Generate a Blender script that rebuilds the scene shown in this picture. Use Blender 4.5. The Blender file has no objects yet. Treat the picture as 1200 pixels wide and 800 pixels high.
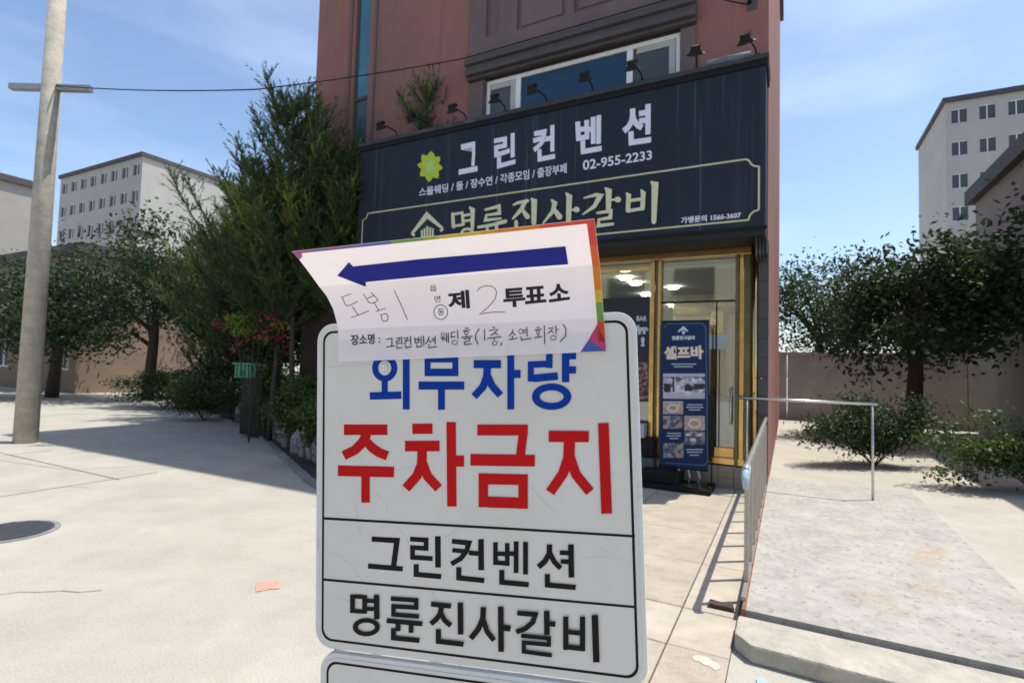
import bpy, bmesh, math, random
import numpy as np
from mathutils import Vector, Matrix
random.seed(7)
R = math.radians
scene = bpy.context.scene
COL = scene.collection

# ------------------------------------------------------------------ camera
FPX = 619.45                       # focal length in photo pixels (photo is 1200 wide)
PIT, ROLL = R(2.78), R(-1.623)
YAW = R(62.474)
cp, sp, cr, sr = math.cos(PIT), math.sin(PIT), math.cos(ROLL), math.sin(ROLL)
FWD = Vector((0, cp, sp)); UP0 = Vector((0, -sp, cp)); R0 = Vector((1, 0, 0))
RT = cr*R0 - sr*UP0
UPV = sr*R0 + cr*UP0
CAM = Vector((0, 0, 1.5))
cam = bpy.data.cameras.new('camera'); cam_o = bpy.data.objects.new('camera', cam); COL.objects.link(cam_o)
cam.sensor_width = 36; cam.lens = 36*FPX/1200; cam.clip_end = 2000; cam.clip_start = 0.05
M = Matrix((RT, UPV, -FWD)).transposed().to_4x4(); M.translation = CAM
cam_o.matrix_world = M
cam.dof.use_dof = True; cam.dof.focus_distance = 0.86; cam.dof.aperture_fstop = 9.0
scene.camera = cam_o

# ------------------------------------------------------------------ facade frame
U = Vector((math.sin(YAW), -math.cos(YAW), 0))       # right along the facade
I = Vector((math.cos(YAW), math.sin(YAW), 0))        # into the building
O = Vector((2.937, 6.900, 0))
FM = Matrix((U, I, Vector((0, 0, 1)))).transposed().to_4x4(); FM.translation = O
ID = Matrix.Identity(4)

# ------------------------------------------------------------------ light
SUN_EL = R(69)
sun_to = Vector((.989*math.cos(SUN_EL), .149*math.cos(SUN_EL), math.sin(SUN_EL))).normalized()   # towards the sun (from the right)
w = bpy.data.worlds.new('World'); scene.world = w; w.use_nodes = True
nt = w.node_tree; nt.nodes.clear()
sky = nt.nodes.new('ShaderNodeTexSky'); sky.sky_type = 'NISHITA'; sky.sun_disc = False
sky.sun_elevation = SUN_EL; sky.sun_rotation = math.atan2(sun_to.x, sun_to.y)
sky.air_density = 1.0; sky.dust_density = 1.2; sky.ozone_density = 2.2
bgn = nt.nodes.new('ShaderNodeBackground'); outn = nt.nodes.new('ShaderNodeOutputWorld')
# faint high cloud
tc = nt.nodes.new('ShaderNodeTexCoord'); mp = nt.nodes.new('ShaderNodeMapping'); mp.inputs['Scale'].default_value = (1, 1, 4)
nz = nt.nodes.new('ShaderNodeTexNoise'); nz.inputs['Scale'].default_value = 2.2; nz.inputs['Detail'].default_value = 6
rp = nt.nodes.new('ShaderNodeValToRGB'); rp.color_ramp.elements[0].position = .48; rp.color_ramp.elements[1].position = .78
mx = nt.nodes.new('ShaderNodeMix'); mx.data_type = 'RGBA'
ml = nt.nodes.new('ShaderNodeMath'); ml.operation = 'MULTIPLY'; ml.inputs[1].default_value = .14
nt.links.new(tc.outputs['Generated'], mp.inputs['Vector']); nt.links.new(mp.outputs[0], nz.inputs['Vector'])
nt.links.new(nz.outputs['Fac'], rp.inputs[0]); nt.links.new(rp.outputs[0], ml.inputs[0])
nt.links.new(ml.outputs[0], mx.inputs[0]); nt.links.new(sky.outputs[0], mx.inputs[6]); mx.inputs[7].default_value = (9.5, 10.0, 10.6, 1)
nt.links.new(mx.outputs[2], bgn.inputs['Color'])
nt.links.new(bgn.outputs[0], outn.inputs['Surface'])
bgn.inputs['Strength'].default_value = 0.14
sl = bpy.data.lights.new('sun', 'SUN'); sl.energy = 3.8; sl.angle = R(.5); sl.color = (1, .955, .88)
so = bpy.data.objects.new('sun', sl); COL.objects.link(so); so.rotation_euler = sun_to.to_track_quat('Z', 'Y').to_euler()
so.location = (10, 0, 30)
scene.view_settings.view_transform = 'Standard'; scene.view_settings.look = 'None'
scene.view_settings.exposure = 0.62; scene.view_settings.gamma = 1

# ------------------------------------------------------------------ pixel rays (to measure real planes from the photograph)
def ray(x, y):
    return (RT*(x-600) - UPV*(y-400) + FWD*FPX).normalized()
def hit(x, y, p0, n):
    d = ray(x, y); return CAM + d*((p0-CAM).dot(n)/d.dot(n))
def proj(P):
    v = P-CAM; k = v.dot(FWD); return (600+FPX*v.dot(RT)/k, 400-FPX*v.dot(UPV)/k)
def fplane(off):                      # facade-parallel plane, off metres towards the street
    return (O - I*off, -I)
FMI = FM.inverted()
def fac(x, y, off):                   # pixel -> (u, z) on such a plane
    p = FMI @ hit(x, y, *fplane(off)); return p.x, p.z

# ------------------------------------------------------------------ materials
MATS = {}
def mat(name, col, rough=.7, metal=0, var=.12, scale=8, bump=0, bscale=60, spec=.4, stretch=None, trans=0, alpha=None, coat=0, col2=None):
    m = bpy.data.materials.new(name); m.use_nodes = True; n = m.node_tree; b = n.nodes['Principled BSDF']
    b.inputs['Roughness'].default_value = rough; b.inputs['Metallic'].default_value = metal
    b.inputs['Specular IOR Level'].default_value = spec; b.inputs['Coat Weight'].default_value = coat
    t = n.nodes.new('ShaderNodeTexCoord'); mpn = n.nodes.new('ShaderNodeMapping'); n.links.new(t.outputs['Object'], mpn.inputs[0])
    if stretch: mpn.inputs['Scale'].default_value = stretch
    no = n.nodes.new('ShaderNodeTexNoise'); no.inputs['Scale'].default_value = scale; no.inputs['Detail'].default_value = 8; no.inputs['Roughness'].default_value = .65
    n.links.new(mpn.outputs[0], no.inputs['Vector'])
    mi = n.nodes.new('ShaderNodeMix'); mi.data_type = 'RGBA'
    rm = n.nodes.new('ShaderNodeMapRange'); rm.inputs[1].default_value = .3; rm.inputs[2].default_value = .7
    n.links.new(no.outputs['Fac'], rm.inputs[0]); n.links.new(rm.outputs[0], mi.inputs[0])
    c2 = col2 if col2 else tuple(min(1, c*(1+var)) for c in col)
    c1 = col if col2 else tuple(c*(1-var) for c in col)
    mi.inputs[6].default_value = (*c1, 1); mi.inputs[7].default_value = (*c2, 1)
    n.links.new(mi.outputs[2], b.inputs['Base Color'])
    if bump:
        nb = n.nodes.new('ShaderNodeTexNoise'); nb.inputs['Scale'].default_value = bscale; nb.inputs['Detail'].default_value = 5
        n.links.new(mpn.outputs[0], nb.inputs['Vector'])
        bp = n.nodes.new('ShaderNodeBump'); bp.inputs['Strength'].default_value = bump; bp.inputs['Distance'].default_value = .02
        n.links.new(nb.outputs['Fac'], bp.inputs['Height']); n.links.new(bp.outputs[0], b.inputs['Normal'])
    MATS[name] = m; m['mix'] = mi.name
    return m
def emis(name, col, s):
    m = bpy.data.materials.new(name); m.use_nodes = True; b = m.node_tree.nodes['Principled BSDF']
    b.inputs['Base Color'].default_value = (*col, 1); b.inputs['Emission Color'].default_value = (*col, 1); b.inputs['Emission Strength'].default_value = s
    return m
def glass(name, tint, refl=.1, rough=.03):
    m = bpy.data.materials.new(name); m.use_nodes = True; n = m.node_tree; n.nodes.clear()
    o = n.nodes.new('ShaderNodeOutputMaterial'); t = n.nodes.new('ShaderNodeBsdfTransparent'); g = n.nodes.new('ShaderNodeBsdfGlossy')
    t.inputs[0].default_value = (*tint, 1); g.inputs['Roughness'].default_value = rough; g.inputs[0].default_value = (.9, .95, .95, 1)
    f = n.nodes.new('ShaderNodeFresnel'); f.inputs[0].default_value = 1.5; x = n.nodes.new('ShaderNodeMixShader')
    a = n.nodes.new('ShaderNodeMath'); a.operation = 'ADD'; a.inputs[1].default_value = refl
    n.links.new(f.outputs[0], a.inputs[0]); n.links.new(a.outputs[0], x.inputs[0]); n.links.new(t.outputs[0], x.inputs[1]); n.links.new(g.outputs[0], x.inputs[2]); n.links.new(x.outputs[0], o.inputs[0])
    return m
def add_layer(m, col, scale, lo, hi, amount, stretch=(1, 1, 1), coord='Object'):
    """mix a second colour over the base where a noise exceeds lo..hi (stains, streaks, wear)"""
    n = m.node_tree; b = n.nodes['Principled BSDF']; src = b.inputs['Base Color'].links[0].from_socket
    t = n.nodes.new('ShaderNodeTexCoord'); mpn = n.nodes.new('ShaderNodeMapping'); mpn.inputs['Scale'].default_value = stretch
    n.links.new(t.outputs[coord], mpn.inputs[0])
    no = n.nodes.new('ShaderNodeTexNoise'); no.inputs['Scale'].default_value = scale; no.inputs['Detail'].default_value = 6
    n.links.new(mpn.outputs[0], no.inputs['Vector'])
    rm = n.nodes.new('ShaderNodeMapRange'); rm.inputs[1].default_value = lo; rm.inputs[2].default_value = hi; rm.inputs[4].default_value = amount
    n.links.new(no.outputs['Fac'], rm.inputs[0])
    mi = n.nodes.new('ShaderNodeMix'); mi.data_type = 'RGBA'; mi.inputs[7].default_value = (*col, 1)
    n.links.new(rm.outputs[0], mi.inputs[0]); n.links.new(src, mi.inputs[6]); n.links.new(mi.outputs[2], b.inputs['Base Color'])
    return m
def leaf_mat(name, c1, c2, tr=.3):
    m = mat(name, c1, .55, col2=c2, scale=5, spec=.3)
    n = m.node_tree; b = n.nodes['Principled BSDF']; o = n.nodes['Material Output']
    tl = n.nodes.new('ShaderNodeBsdfTranslucent'); src = b.inputs['Base Color'].links[0].from_socket
    n.links.new(src, tl.inputs[0]); x = n.nodes.new('ShaderNodeMixShader'); x.inputs[0].default_value = tr
    n.links.new(b.outputs[0], x.inputs[1]); n.links.new(tl.outputs[0], x.inputs[2]); n.links.new(x.outputs[0], o.inputs[0])
    return m

red_wall = mat('red_wall_paint', (.285, .134, .113), .9, var=.10, scale=1.3, bump=.45, bscale=70, spec=.2)
add_layer(red_wall, (.20, .085, .07), 30, .45, .75, .35)
add_layer(red_wall, (.21, .125, .11), .9, .45, .7, .6, (1, 1, .25))
add_layer(red_wall, (.17, .09, .078), 2.2, .55, .72, .5, (4, 1, .15))
add_layer(red_wall, (.36, .19, .16), 3, .6, .8, .25, (3, 1, .12))
bay_wall = mat('bay_wall_paint', (.150, .112, .110), .9, var=.09, scale=1.5, bump=.4, bscale=70, spec=.2)
add_layer(bay_wall, (.22, .155, .15), 1.2, .5, .8, .5, (1, 1, .3))
base_shade = mat('shade_dark_base', (.085, .05, .045), .8, var=.2, scale=3, bump=.2, bscale=30)  # wall base colour with the shade painted in
cornice_m = mat('cornice_grey', (.075, .065, .068), .7, var=.15, scale=3)
white_frame = mat('white_window_frame', (.80, .80, .80), .4, var=.04)
blue_pane = mat('blue_window_glass', (.020, .055, .105), .12, var=.15, scale=.7, spec=.35)
grey_pane = mat('grey_window_glass', (.07, .08, .085), .15, var=.1, scale=1, spec=.4)
teal_pane = mat('teal_window_glass', (.05, .16, .22), .12, var=.25, scale=1.2, spec=.5)
banner_m = mat('navy_banner_sheet', (.016, .026, .038), .6, var=.12, scale=1.2, spec=.18)
add_layer(banner_m, (.050, .070, .092), 1.0, .58, .74, .4, (7, 1, .10))
add_layer(banner_m, (.10, .12, .14), 1.0, .63, .7, .45, (22, 1, .25))
banner_white = mat('banner_white_letters', (.66, .68, .78), .6, var=.04, scale=5)
banner_gold = mat('banner_gold_letters', (.62, .54, .27), .5, scale=9, col2=(.58, .66, .52), spec=.3)
gold_line = mat('banner_gold_line', (.52, .52, .30), .5, var=.1)
petal_m = mat('lime_petal', (.42, .50, .03), .6, var=.15, scale=20)
petal_l = mat('pale_petal', (.38, .60, .20), .6, var=.15, scale=20)
black_m = mat('black_metal', (.010, .010, .011), .55, var=.3, scale=20, spec=.2)
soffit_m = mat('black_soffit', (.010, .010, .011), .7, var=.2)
trim_m = mat('banner_top_trim', (.035, .036, .040), .6, var=.3, scale=2)
add_layer(trim_m, (.16, .16, .165), 3, .55, .7, .5)
slate_m = mat('slate_siding', (.055, .060, .066), .55, var=.15, scale=2)
gold_m = mat('polished_gold', (.62, .42, .17), .2, metal=1, var=.22, scale=3, bump=.14, bscale=7)
gold_d = mat('dull_bronze', (.15, .12, .065), .35, metal=.8, var=.3, scale=5)
tile_m = mat('wainscot_tile', (.30, .245, .185), .5, var=.15, scale=6)
steel_m = mat('stainless_steel', (.55, .54, .50), .25, metal=1, var=.1, scale=20)
rail_m = mat('greyed_aluminium', (.36, .35, .32), .4, metal=.6, var=.15, scale=14)
bal_m = mat('baluster_paint', (.42, .38, .31), .5, var=.15, scale=9, metal=.2)
wrap_m = mat('pale_blue_wrap', (.36, .47, .56), .5, var=.25, scale=20)
rust_m = mat('rust', (.26, .10, .055), .85, var=.35, scale=14, bump=.5, bscale=40)
plate_m = mat('white_painted_plate', (.33, .315, .28), .8, var=.2, scale=4, bump=.3, bscale=50)
add_layer(plate_m, (.36, .25, .14), 2.5, .60, .78, .7)
add_layer(plate_m, (.42, .38, .32), 14, .5, .7, .6)
add_layer(plate_m, (.16, .12, .08), 30, .58, .68, .6)
slabc_m = mat('old_concrete', (.38, .35, .29), .9, var=.2, scale=6, bump=.5, bscale=30)
conc_m = mat('pale_concrete', (.385, .36, .30), .9, var=.14, scale=1.4, bump=.5, bscale=70)
add_layer(conc_m, (.36, .33, .27), .6, .5, .75, .5)
add_layer(conc_m, (.33, .29, .23), 4, .52, .75, .35)
add_layer(conc_m, (.47, .45, .41), 60, .5, .7, .4)
stone_a = mat('granite_slab', (.385, .335, .265), .8, var=.16, scale=3, bump=.3, bscale=90)
add_layer(stone_a, (.22, .17, .12), 170, .55, .64, .6)
add_layer(stone_a, (.24, .18, .12), 5, .55, .75, .45, (1, 2, 1))
add_layer(stone_a, (.27, .21, .15), 2.3, .56, .75, .5, (1, 2.5, 1))
stone_b = mat('granite_slab_pale', (.42, .37, .295), .8, var=.15, scale=4, bump=.3, bscale=90)
add_layer(stone_b, (.24, .19, .14), 170, .57, .66, .5)
add_layer(stone_b, (.27, .20, .14), 2.7, .58, .78, .45, (1, 2.5, 1))
joint_m = mat('joint_grit', (.075, .065, .05), .95, var=.3, scale=20)
pinkm = mat('faded_pink_paint', (.56, .27, .21), .8, var=.2, scale=30)
whm = mat('worn_white_paint', (.47, .43, .36), .8, var=.1, scale=10)
blm = mat('worn_blue_paint', (.33, .40, .42), .8, var=.1)
bark = mat('bark', (.055, .038, .028), .9, var=.3, scale=14, bump=.6, bscale=30)
pine_m = leaf_mat('pine_needles', (.030, .068, .024), (.085, .135, .045), .3)
pine_y = leaf_mat('young_pine_needles', (.17, .23, .04), (.27, .33, .08), .4)
leaf_d = leaf_mat('dark_leaves', (.022, .045, .014), (.05, .09, .025))
leaf_b = leaf_mat('bush_leaves', (.035, .065, .015), (.09, .14, .03))
leaf_y = leaf_mat('yellow_green_leaves', (.14, .20, .03), (.24, .29, .06), .4)
rose_m = mat('red_petals', (.27, .008, .025), .6, var=.3, scale=20)
wflower_m = mat('white_petals', (.42, .40, .34), .6, var=.1, scale=20)
green_plastic = mat('green_plastic', (.05, .22, .13), .5, var=.15)
rock_m = mat('grey_rock', (.22, .22, .22), .9, var=.3, scale=8, bump=.7, bscale=20)
soil_m = mat('soil', (.045, .035, .025), .95, var=.3, scale=10)
board_m = mat('sign_board_sheet', (.655, .64, .60), .42, var=.05, scale=5, spec=.45)
add_layer(board_m, (.50, .49, .45), 2.2, .55, .8, .45, (1, 1, .5))
add_layer(board_m, (.72, .74, .76), 3.2, .6, .8, .5, (1, 1, 2))
rim_m = mat('sign_rim', (.66, .67, .66), .35, var=.06, scale=12)
add_layer(rim_m, (.36, .34, .30), 16, .62, .72, .5)
signk = mat('sign_black', (.012, .010, .010), .6, var=.2, scale=30, spec=.15)
signb = mat('sign_blue', (.002, .040, .31), .6, var=.06, scale=8, spec=.12)
signr = mat('sign_red', (.52, .008, .010), .6, var=.10, scale=3, spec=.12)
scr_m = mat('scratch_grey', (.52, .52, .50), .5)
mark_m = mat('pale_scuff', (.66, .66, .64), .5)
ink = mat('printed_ink', (.018, .014, .02), .7)
pen = mat('pen_ink', (.045, .035, .055), .6)
arrow_m = mat('arrow_blue', (.018, .026, .27), .7, var=.05, spec=.15)
navy_p = mat('navy_poster', (.008, .027, .082), .6, var=.1, scale=2, spec=.2)
navy_q = mat('dark_poster', (.014, .018, .026), .4, var=.2, scale=2)
cream_l = mat('cream_letters', (.70, .58, .46), .6, var=.1)
pale_l = mat('pale_letters', (.55, .60, .68), .6, var=.1)
notice_m = mat('notice_paper', (.42, .52, .52), .6, var=.05)
int_wall = mat('interior_wall', (.42, .38, .27), .8, var=.15, scale=1.5)
int_ceil = mat('interior_ceiling', (.55, .55, .50), .8, var=.1)
int_floor = mat('interior_floor', (.12, .11, .09), .35, var=.3, scale=3)
int_dark = mat('interior_dark', (.03, .032, .03), .6, var=.3)
lamp_e = emis('lamp_glow', (1, .93, .80), 45)
glass_m = glass('shop_glass', (.88, .90, .86), .15)
def food_mat(name, seed, cols):
    m = bpy.data.materials.new(name); m.use_nodes = True; n = m.node_tree; b = n.nodes['Principled BSDF']
    t = n.nodes.new('ShaderNodeTexCoord'); mpn = n.nodes.new('ShaderNodeMapping'); mpn.inputs['Location'].default_value = (seed*3.1, seed, seed*1.7)
    n.links.new(t.outputs['Object'], mpn.inputs[0]); no = n.nodes.new('ShaderNodeTexNoise'); no.inputs['Scale'].default_value = 17; no.inputs['Detail'].default_value = 3
    n.links.new(mpn.outputs[0], no.inputs['Vector']); r = n.nodes.new('ShaderNodeValToRGB'); cr_ = r.color_ramp
    while len(cr_.elements) < len(cols): cr_.elements.new(.5)
    for k, (p, c) in enumerate(cols): cr_.elements[k].position = p; cr_.elements[k].color = (*c, 1)
    n.links.new(no.outputs['Fac'], r.inputs[0]); n.links.new(r.outputs[0], b.inputs['Base Color']); b.inputs['Roughness'].default_value = .5
    return m
food_a = food_mat('printed_kitchen_photo', 1, [(.3, (.03, .03, .05)), (.42, (.12, .08, .09)), (.52, (.35, .33, .42)), (.62, (.6, .6, .7))])
food_b = food_mat('printed_dish_photo', 4, [(.3, (.36, .36, .45)), (.45, (.30, .27, .28)), (.54, (.42, .27, .16)), (.66, (.5, .42, .36))])
food_c = food_mat('printed_side_dish_photo', 9, [(.3, (.07, .08, .12)), (.45, (.06, .06, .07)), (.56, (.30, .28, .30)), (.66, (.42, .24, .14))])
food_d = food_mat('printed_meat_photo', 14, [(.3, (.02, .02, .03)), (.45, (.03, .035, .04)), (.53, (.25, .06, .06)), (.6, (.3, .25, .2))])

# ------------------------------------------------------------------ object helpers
ROOTM = {}
def tagit(o, label=None, cat=None, group=None, kind=None):
    if label: o['label'] = label
    if cat: o['category'] = cat
    if group: o['group'] = group
    if kind: o['kind'] = kind
    return o
def thing(name, label, cat, loc, frame=ID, group=None):
    """Empty at the thing's base; loc is given in the frame's own coordinates"""
    o = bpy.data.objects.new(name, None); COL.objects.link(o); o.empty_display_size = .1
    m = frame @ Matrix.Translation(Vector(loc)); o.matrix_world = m; ROOTM[o.name] = m
    return tagit(o, label, cat, group)
def link(name, me, ma, parent=None, frame=ID):
    o = bpy.data.objects.new(name, me); COL.objects.link(o)
    if ma is not None and len(me.materials) == 0: me.materials.append(ma)
    if parent is not None:
        pm = ROOTM[parent.name]; me.transform(pm.inverted() @ frame); o.parent = parent; ROOTM[o.name] = pm
    else:
        me.transform(frame); ROOTM[o.name] = ID
    return o
class G:
    def __init__(s): s.v = []; s.f = []
    def add(s, vs, fs):
        k = len(s.v); s.v += [tuple(p) for p in vs]; s.f += [tuple(i+k for i in q) for q in fs]; return s
    def box(s, x0, x1, y0, y1, z0, z1):
        return s.add([(x0,y0,z0),(x1,y0,z0),(x1,y1,z0),(x0,y1,z0),(x0,y0,z1),(x1,y0,z1),(x1,y1,z1),(x0,y1,z1)],
              [(0,3,2,1),(4,5,6,7),(0,1,5,4),(1,2,6,5),(2,3,7,6),(3,0,4,7)])
    def quad(s, a, b, c, d): return s.add([a, b, c, d], [(0, 1, 2, 3)])
    def tube(s, pts, r, n=8, cap=True):
        pts = [Vector(p) for p in pts]; rs = r if isinstance(r, (list, tuple)) else [r]*len(pts); rings = []
        for i, p in enumerate(pts):
            t = (pts[min(i+1, len(pts)-1)] - pts[max(i-1, 0)]).normalized()
            a = t.cross(Vector((0, 0, 1)));  a = a if a.length > .1 else t.cross(Vector((1, 0, 0))); a.normalize(); b = t.cross(a)
            rings.append([p + (a*math.cos(2*math.pi*k/n) + b*math.sin(2*math.pi*k/n))*rs[i] for k in range(n)])
        vs = [q for g in rings for q in g]; fs = []
        for i in range(len(pts)-1):
            for k in range(n): fs.append((i*n+k, i*n+(k+1) % n, (i+1)*n+(k+1) % n, (i+1)*n+k))
        if cap: fs.append(tuple(range(n-1, -1, -1))); fs.append(tuple((len(pts)-1)*n+k for k in range(n)))
        return s.add(vs, fs)
    def prism(s, poly, fn, d0, d1):
        """2-D polygon extruded: fn(a, b, d) gives the point"""
        n = len(poly); vs = [fn(a, b, d0) for a, b in poly] + [fn(a, b, d1) for a, b in poly]
        fs = [tuple(range(n)), tuple(range(2*n-1, n-1, -1))] + [(i, i+n, (i+1) % n+n, (i+1) % n) for i in range(n)]
        return s.add(vs, fs)
    def build(s, name, ma, parent=None, frame=ID, bevel=0, smooth=False, recalc=True):
        me = bpy.data.meshes.new(name); me.from_pydata([tuple(p) for p in s.v], [], s.f)
        if recalc or bevel:
            bm = bmesh.new(); bm.from_mesh(me); bmesh.ops.recalc_face_normals(bm, faces=bm.faces)
            if bevel: bmesh.ops.bevel(bm, geom=list(bm.edges), offset=bevel, segments=2, affect='EDGES', profile=.6, clamp_overlap=True)
            bm.to_mesh(me); bm.free()
        if smooth: me.shade_smooth()
        return link(name, me, ma, parent, frame)
def fbox(u0, u1, o0, o1, z0, z1): return G().box(u0, u1, -o1, -o0, z0, z1)    # o = metres in front of the facade
def struct(o, name=None): o['kind'] = 'structure'; return o

# ------------------------------------------------------------------ flat print helpers (strokes and type, in photo pixels, mapped onto real surfaces)
def stroke2d(pts, wd):
    """mitred strip round a polyline; wd a number or one width per point"""
    P = [Vector(p) for p in pts]; n = len(P); ws = wd if isinstance(wd, (list, tuple)) else [wd]*n
    L, Rr = [], []
    for i in range(n):
        a = (P[i]-P[i-1]).normalized() if i else (P[1]-P[0]).normalized()
        b = (P[i+1]-P[i]).normalized() if i < n-1 else a
        na, nb = Vector((-a.y, a.x)), Vector((-b.y, b.x)); m = (na+nb); m = m.normalized() if m.length > .05 else na
        k = min(1/max(m.dot(na), .45), 1.6)
        L.append(P[i]+m*ws[i]/2*k); Rr.append(P[i]-m*ws[i]/2*k)
    vs = L+Rr; fs = [(i, i+1, n+i+1, n+i) for i in range(n-1)]
    return [tuple(v) for v in vs], fs
def ring2d(cx, cy, rx, ry, wx, wy=None, n=36, a0=0, rot=0):
    wy = wy or wx; vs = []; fs = []; c, s_ = math.cos(rot), math.sin(rot)
    for k in range(n):
        a = a0+2*math.pi*k/n
        for sg in (1, -1):
            x, y = (rx+sg*wx/2)*math.cos(a), (ry+sg*wy/2)*math.sin(a); vs.append((cx+x*c-y*s_, cy+x*s_+y*c))
    for k in range(n): j = (k+1) % n; fs.append((2*k, 2*j, 2*j+1, 2*k+1))
    return vs, fs
def blob2d(cx, cy, rx, ry, n=14):
    return [(cx+rx*math.cos(2*math.pi*k/n), cy+ry*math.sin(2*math.pi*k/n)) for k in range(n)], [tuple(range(n))]
_tc = {}
def type2d(txt, quad, bold=.02):
    """default-font type fitted to a pixel quad TL,TR,BR,BL"""
    key = (txt, bold)
    if key not in _tc:
        c = bpy.data.curves.new('type', 'FONT'); c.body = txt; c.offset = bold; c.resolution_u = 3
        o = bpy.data.objects.new('type', c); COL.objects.link(o)
        dg = bpy.context.evaluated_depsgraph_get(); me = bpy.data.meshes.new_from_object(o.evaluated_get(dg))
        vs = [(v.co.x, v.co.y) for v in me.vertices]; fs = [tuple(p.vertices) for p in me.polygons]
        bpy.data.objects.remove(o); bpy.data.curves.remove(c); bpy.data.meshes.remove(me)
        x0 = min(v[0] for v in vs); x1 = max(v[0] for v in vs); y0 = min(v[1] for v in vs); y1 = max(v[1] for v in vs)
        _tc[key] = ([((x-x0)/(x1-x0), (y1-y)/(y1-y0)) for x, y in vs], fs)
    vs, fs = _tc[key]; tl, tr, br, bl = quad
    out = [((1-a)*(1-b)*tl[0]+a*(1-b)*tr[0]+a*b*br[0]+(1-a)*b*bl[0], (1-a)*(1-b)*tl[1]+a*(1-b)*tr[1]+a*b*br[1]+(1-a)*b*bl[1]) for a, b in vs]
    return out, fs
def print_on(name, shapes, mapper, ma, parent, cuts=None, step=.00004, base=.0004, each=False):
    if each:
        for k, sh in enumerate(shapes): print_on(name, [sh], mapper, ma, parent, cuts, step, base+step*k)
        return
    """shapes (2-D in pixels) -> one mesh of flat print lying on the surface given by mapper(x, y, offset)"""
    V, F = [], []
    for k, (vs, fs) in enumerate(shapes):
        if cuts:
            bm = bmesh.new(); bv = [bm.verts.new((x, y, 0)) for x, y in vs]
            for f in fs:
                try: bm.faces.new([bv[i] for i in f])
                except ValueError: pass
            for (px, py, nx, ny) in cuts:
                bmesh.ops.bisect_plane(bm, geom=bm.verts[:]+bm.edges[:]+bm.faces[:], plane_co=(px, py, 0), plane_no=(nx, ny, 0))
            bm.verts.index_update(); vs = [(v.co.x, v.co.y) for v in bm.verts]; fs = [tuple(v.index for v in f.verts) for f in bm.faces]; bm.free()
        b = len(V); off = base+step*k
        V += [mapper(x, y, off) for x, y in vs]; F += [tuple(i+b for i in f) for f in fs]
    me = bpy.data.meshes.new(name); me.from_pydata([tuple(p) for p in V], [], F); me.update()
    return link(name, me, ma, parent, ID)

# ================================================================== THE SETTING
g = G(); g.quad((-150, -60, 0), (150, -60, 0), (150, 400, 0), (-150, 400, 0))
struct(g.build('ground', conc_m))
# paved strip in front of the shop: bedding sheet, every slab its own piece
pav = fbox(-1.72, .325, .0, 5.2, .0005, .004).build('pavement', joint_m, None, FM); struct(pav)
ROOTM[pav.name] = ID
rows = [0.0, .42, 1.30, 2.19, 3.04, 3.91, 4.42, 5.2]
cols = [-1.72, -.86, .0, .325]
rnd = random.Random(3)
for i in range(len(rows)-1):
    for j in range(len(cols)-1):
        a, b = cols[j]+.004, cols[j+1]-.004; c, d = rows[i]+.004, rows[i+1]-.004
        h = .0125+rnd.uniform(-.0015, .0015)
        gg = G(); e = .004
        gg.add([(a,-d,.0045),(b,-d,.0045),(b,-c,.0045),(a,-c,.0045),(a,-d,h-e),(b,-d,h-e),(b,-c,h-e),(a,-c,h-e),(a+e,-d+e,h),(b-e,-d+e,h),(b-e,-c-e,h),(a+e,-c-e,h)],
               [(0,1,5,4),(1,2,6,5),(2,3,7,6),(3,0,4,7),(4,5,9,8),(5,6,10,9),(6,7,11,10),(7,4,8,11),(8,9,10,11)])
        gg.build('paving_slab', stone_a if rnd.random() < .5 else stone_b, pav, FM)
# worn paint marks on the ground
def gmark(name, px, ma, label, z=.004):
    pts = [CAM + ray(x, y)*((z-1.5)/ray(x, y).z) for x, y in px]
    o = G().add(pts, [tuple(range(len(pts)))]).build(name, ma); tagit(o, label, 'paint mark', kind='structure'); return o
mk = gmark('pink_paint_mark', [(300, 682), (312, 681), (327, 679.5), (328, 689), (314, 690), (300, 693)], pinkm, 'faded pink paint mark on the pale concrete left of the sign')
mk2 = gmark('white_paint_mark', [(811, 768), (819, 766.5), (829, 769), (835, 774), (841, 776), (845, 782), (838, 785), (831, 780), (824, 778), (819, 774), (813, 773)], whm, 'worn white paint patch on the slabs near the concrete ramp edge', .0165)
mk3 = gmark('blue_paint_mark', [(886, 794), (893, 792), (899, 797), (899, 803), (888, 803)], blm, 'small worn blue paint patch at the bottom right', .0085)

# ================================================================== THE RESTAURANT BUILDING
BU0, BU1, BH, BD = -8.03, .36, 12.9, 11.0
bld = thing('restaurant_building', 'red-brown painted building with a storefront under the navy signboard', 'building', (0, 0, 0), FM)
def wall_grid(u0, u1, z0, z1, holes, o_front, depth):
    us = sorted({u0, u1, *[h[0] for h in holes], *[h[1] for h in holes]}); zs = sorted({z0, z1, *[h[2] for h in holes], *[h[3] for h in holes]})
    g = G(); y = -o_front
    for i in range(len(us)-1):
        for j in range(len(zs)-1):
            cu, cz = (us[i]+us[i+1])/2, (zs[j]+zs[j+1])/2
            if any(h[0] < cu < h[1] and h[2] < cz < h[3] for h in holes): continue
            g.quad((us[i], y, zs[j]), (us[i+1], y, zs[j]), (us[i+1], y, zs[j+1]), (us[i], y, zs[j+1]))
    for a, b, c, d in holes:
        yb = y+depth
        g.quad((a,y,c),(a,yb,c),(a,yb,d),(a,y,d)); g.quad((b,yb,c),(b,y,c),(b,y,d),(b,yb,d))
        g.quad((a,y,d),(a,yb,d),(b,yb,d),(b,y,d)); g.quad((a,yb,c),(a,y,c),(b,y,c),(b,yb,c))
    return g
WIN = (-3.97, -.755, 4.95, 6.335)
TEAL = (-6.98, -6.60, 3.6, 12.3)
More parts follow.
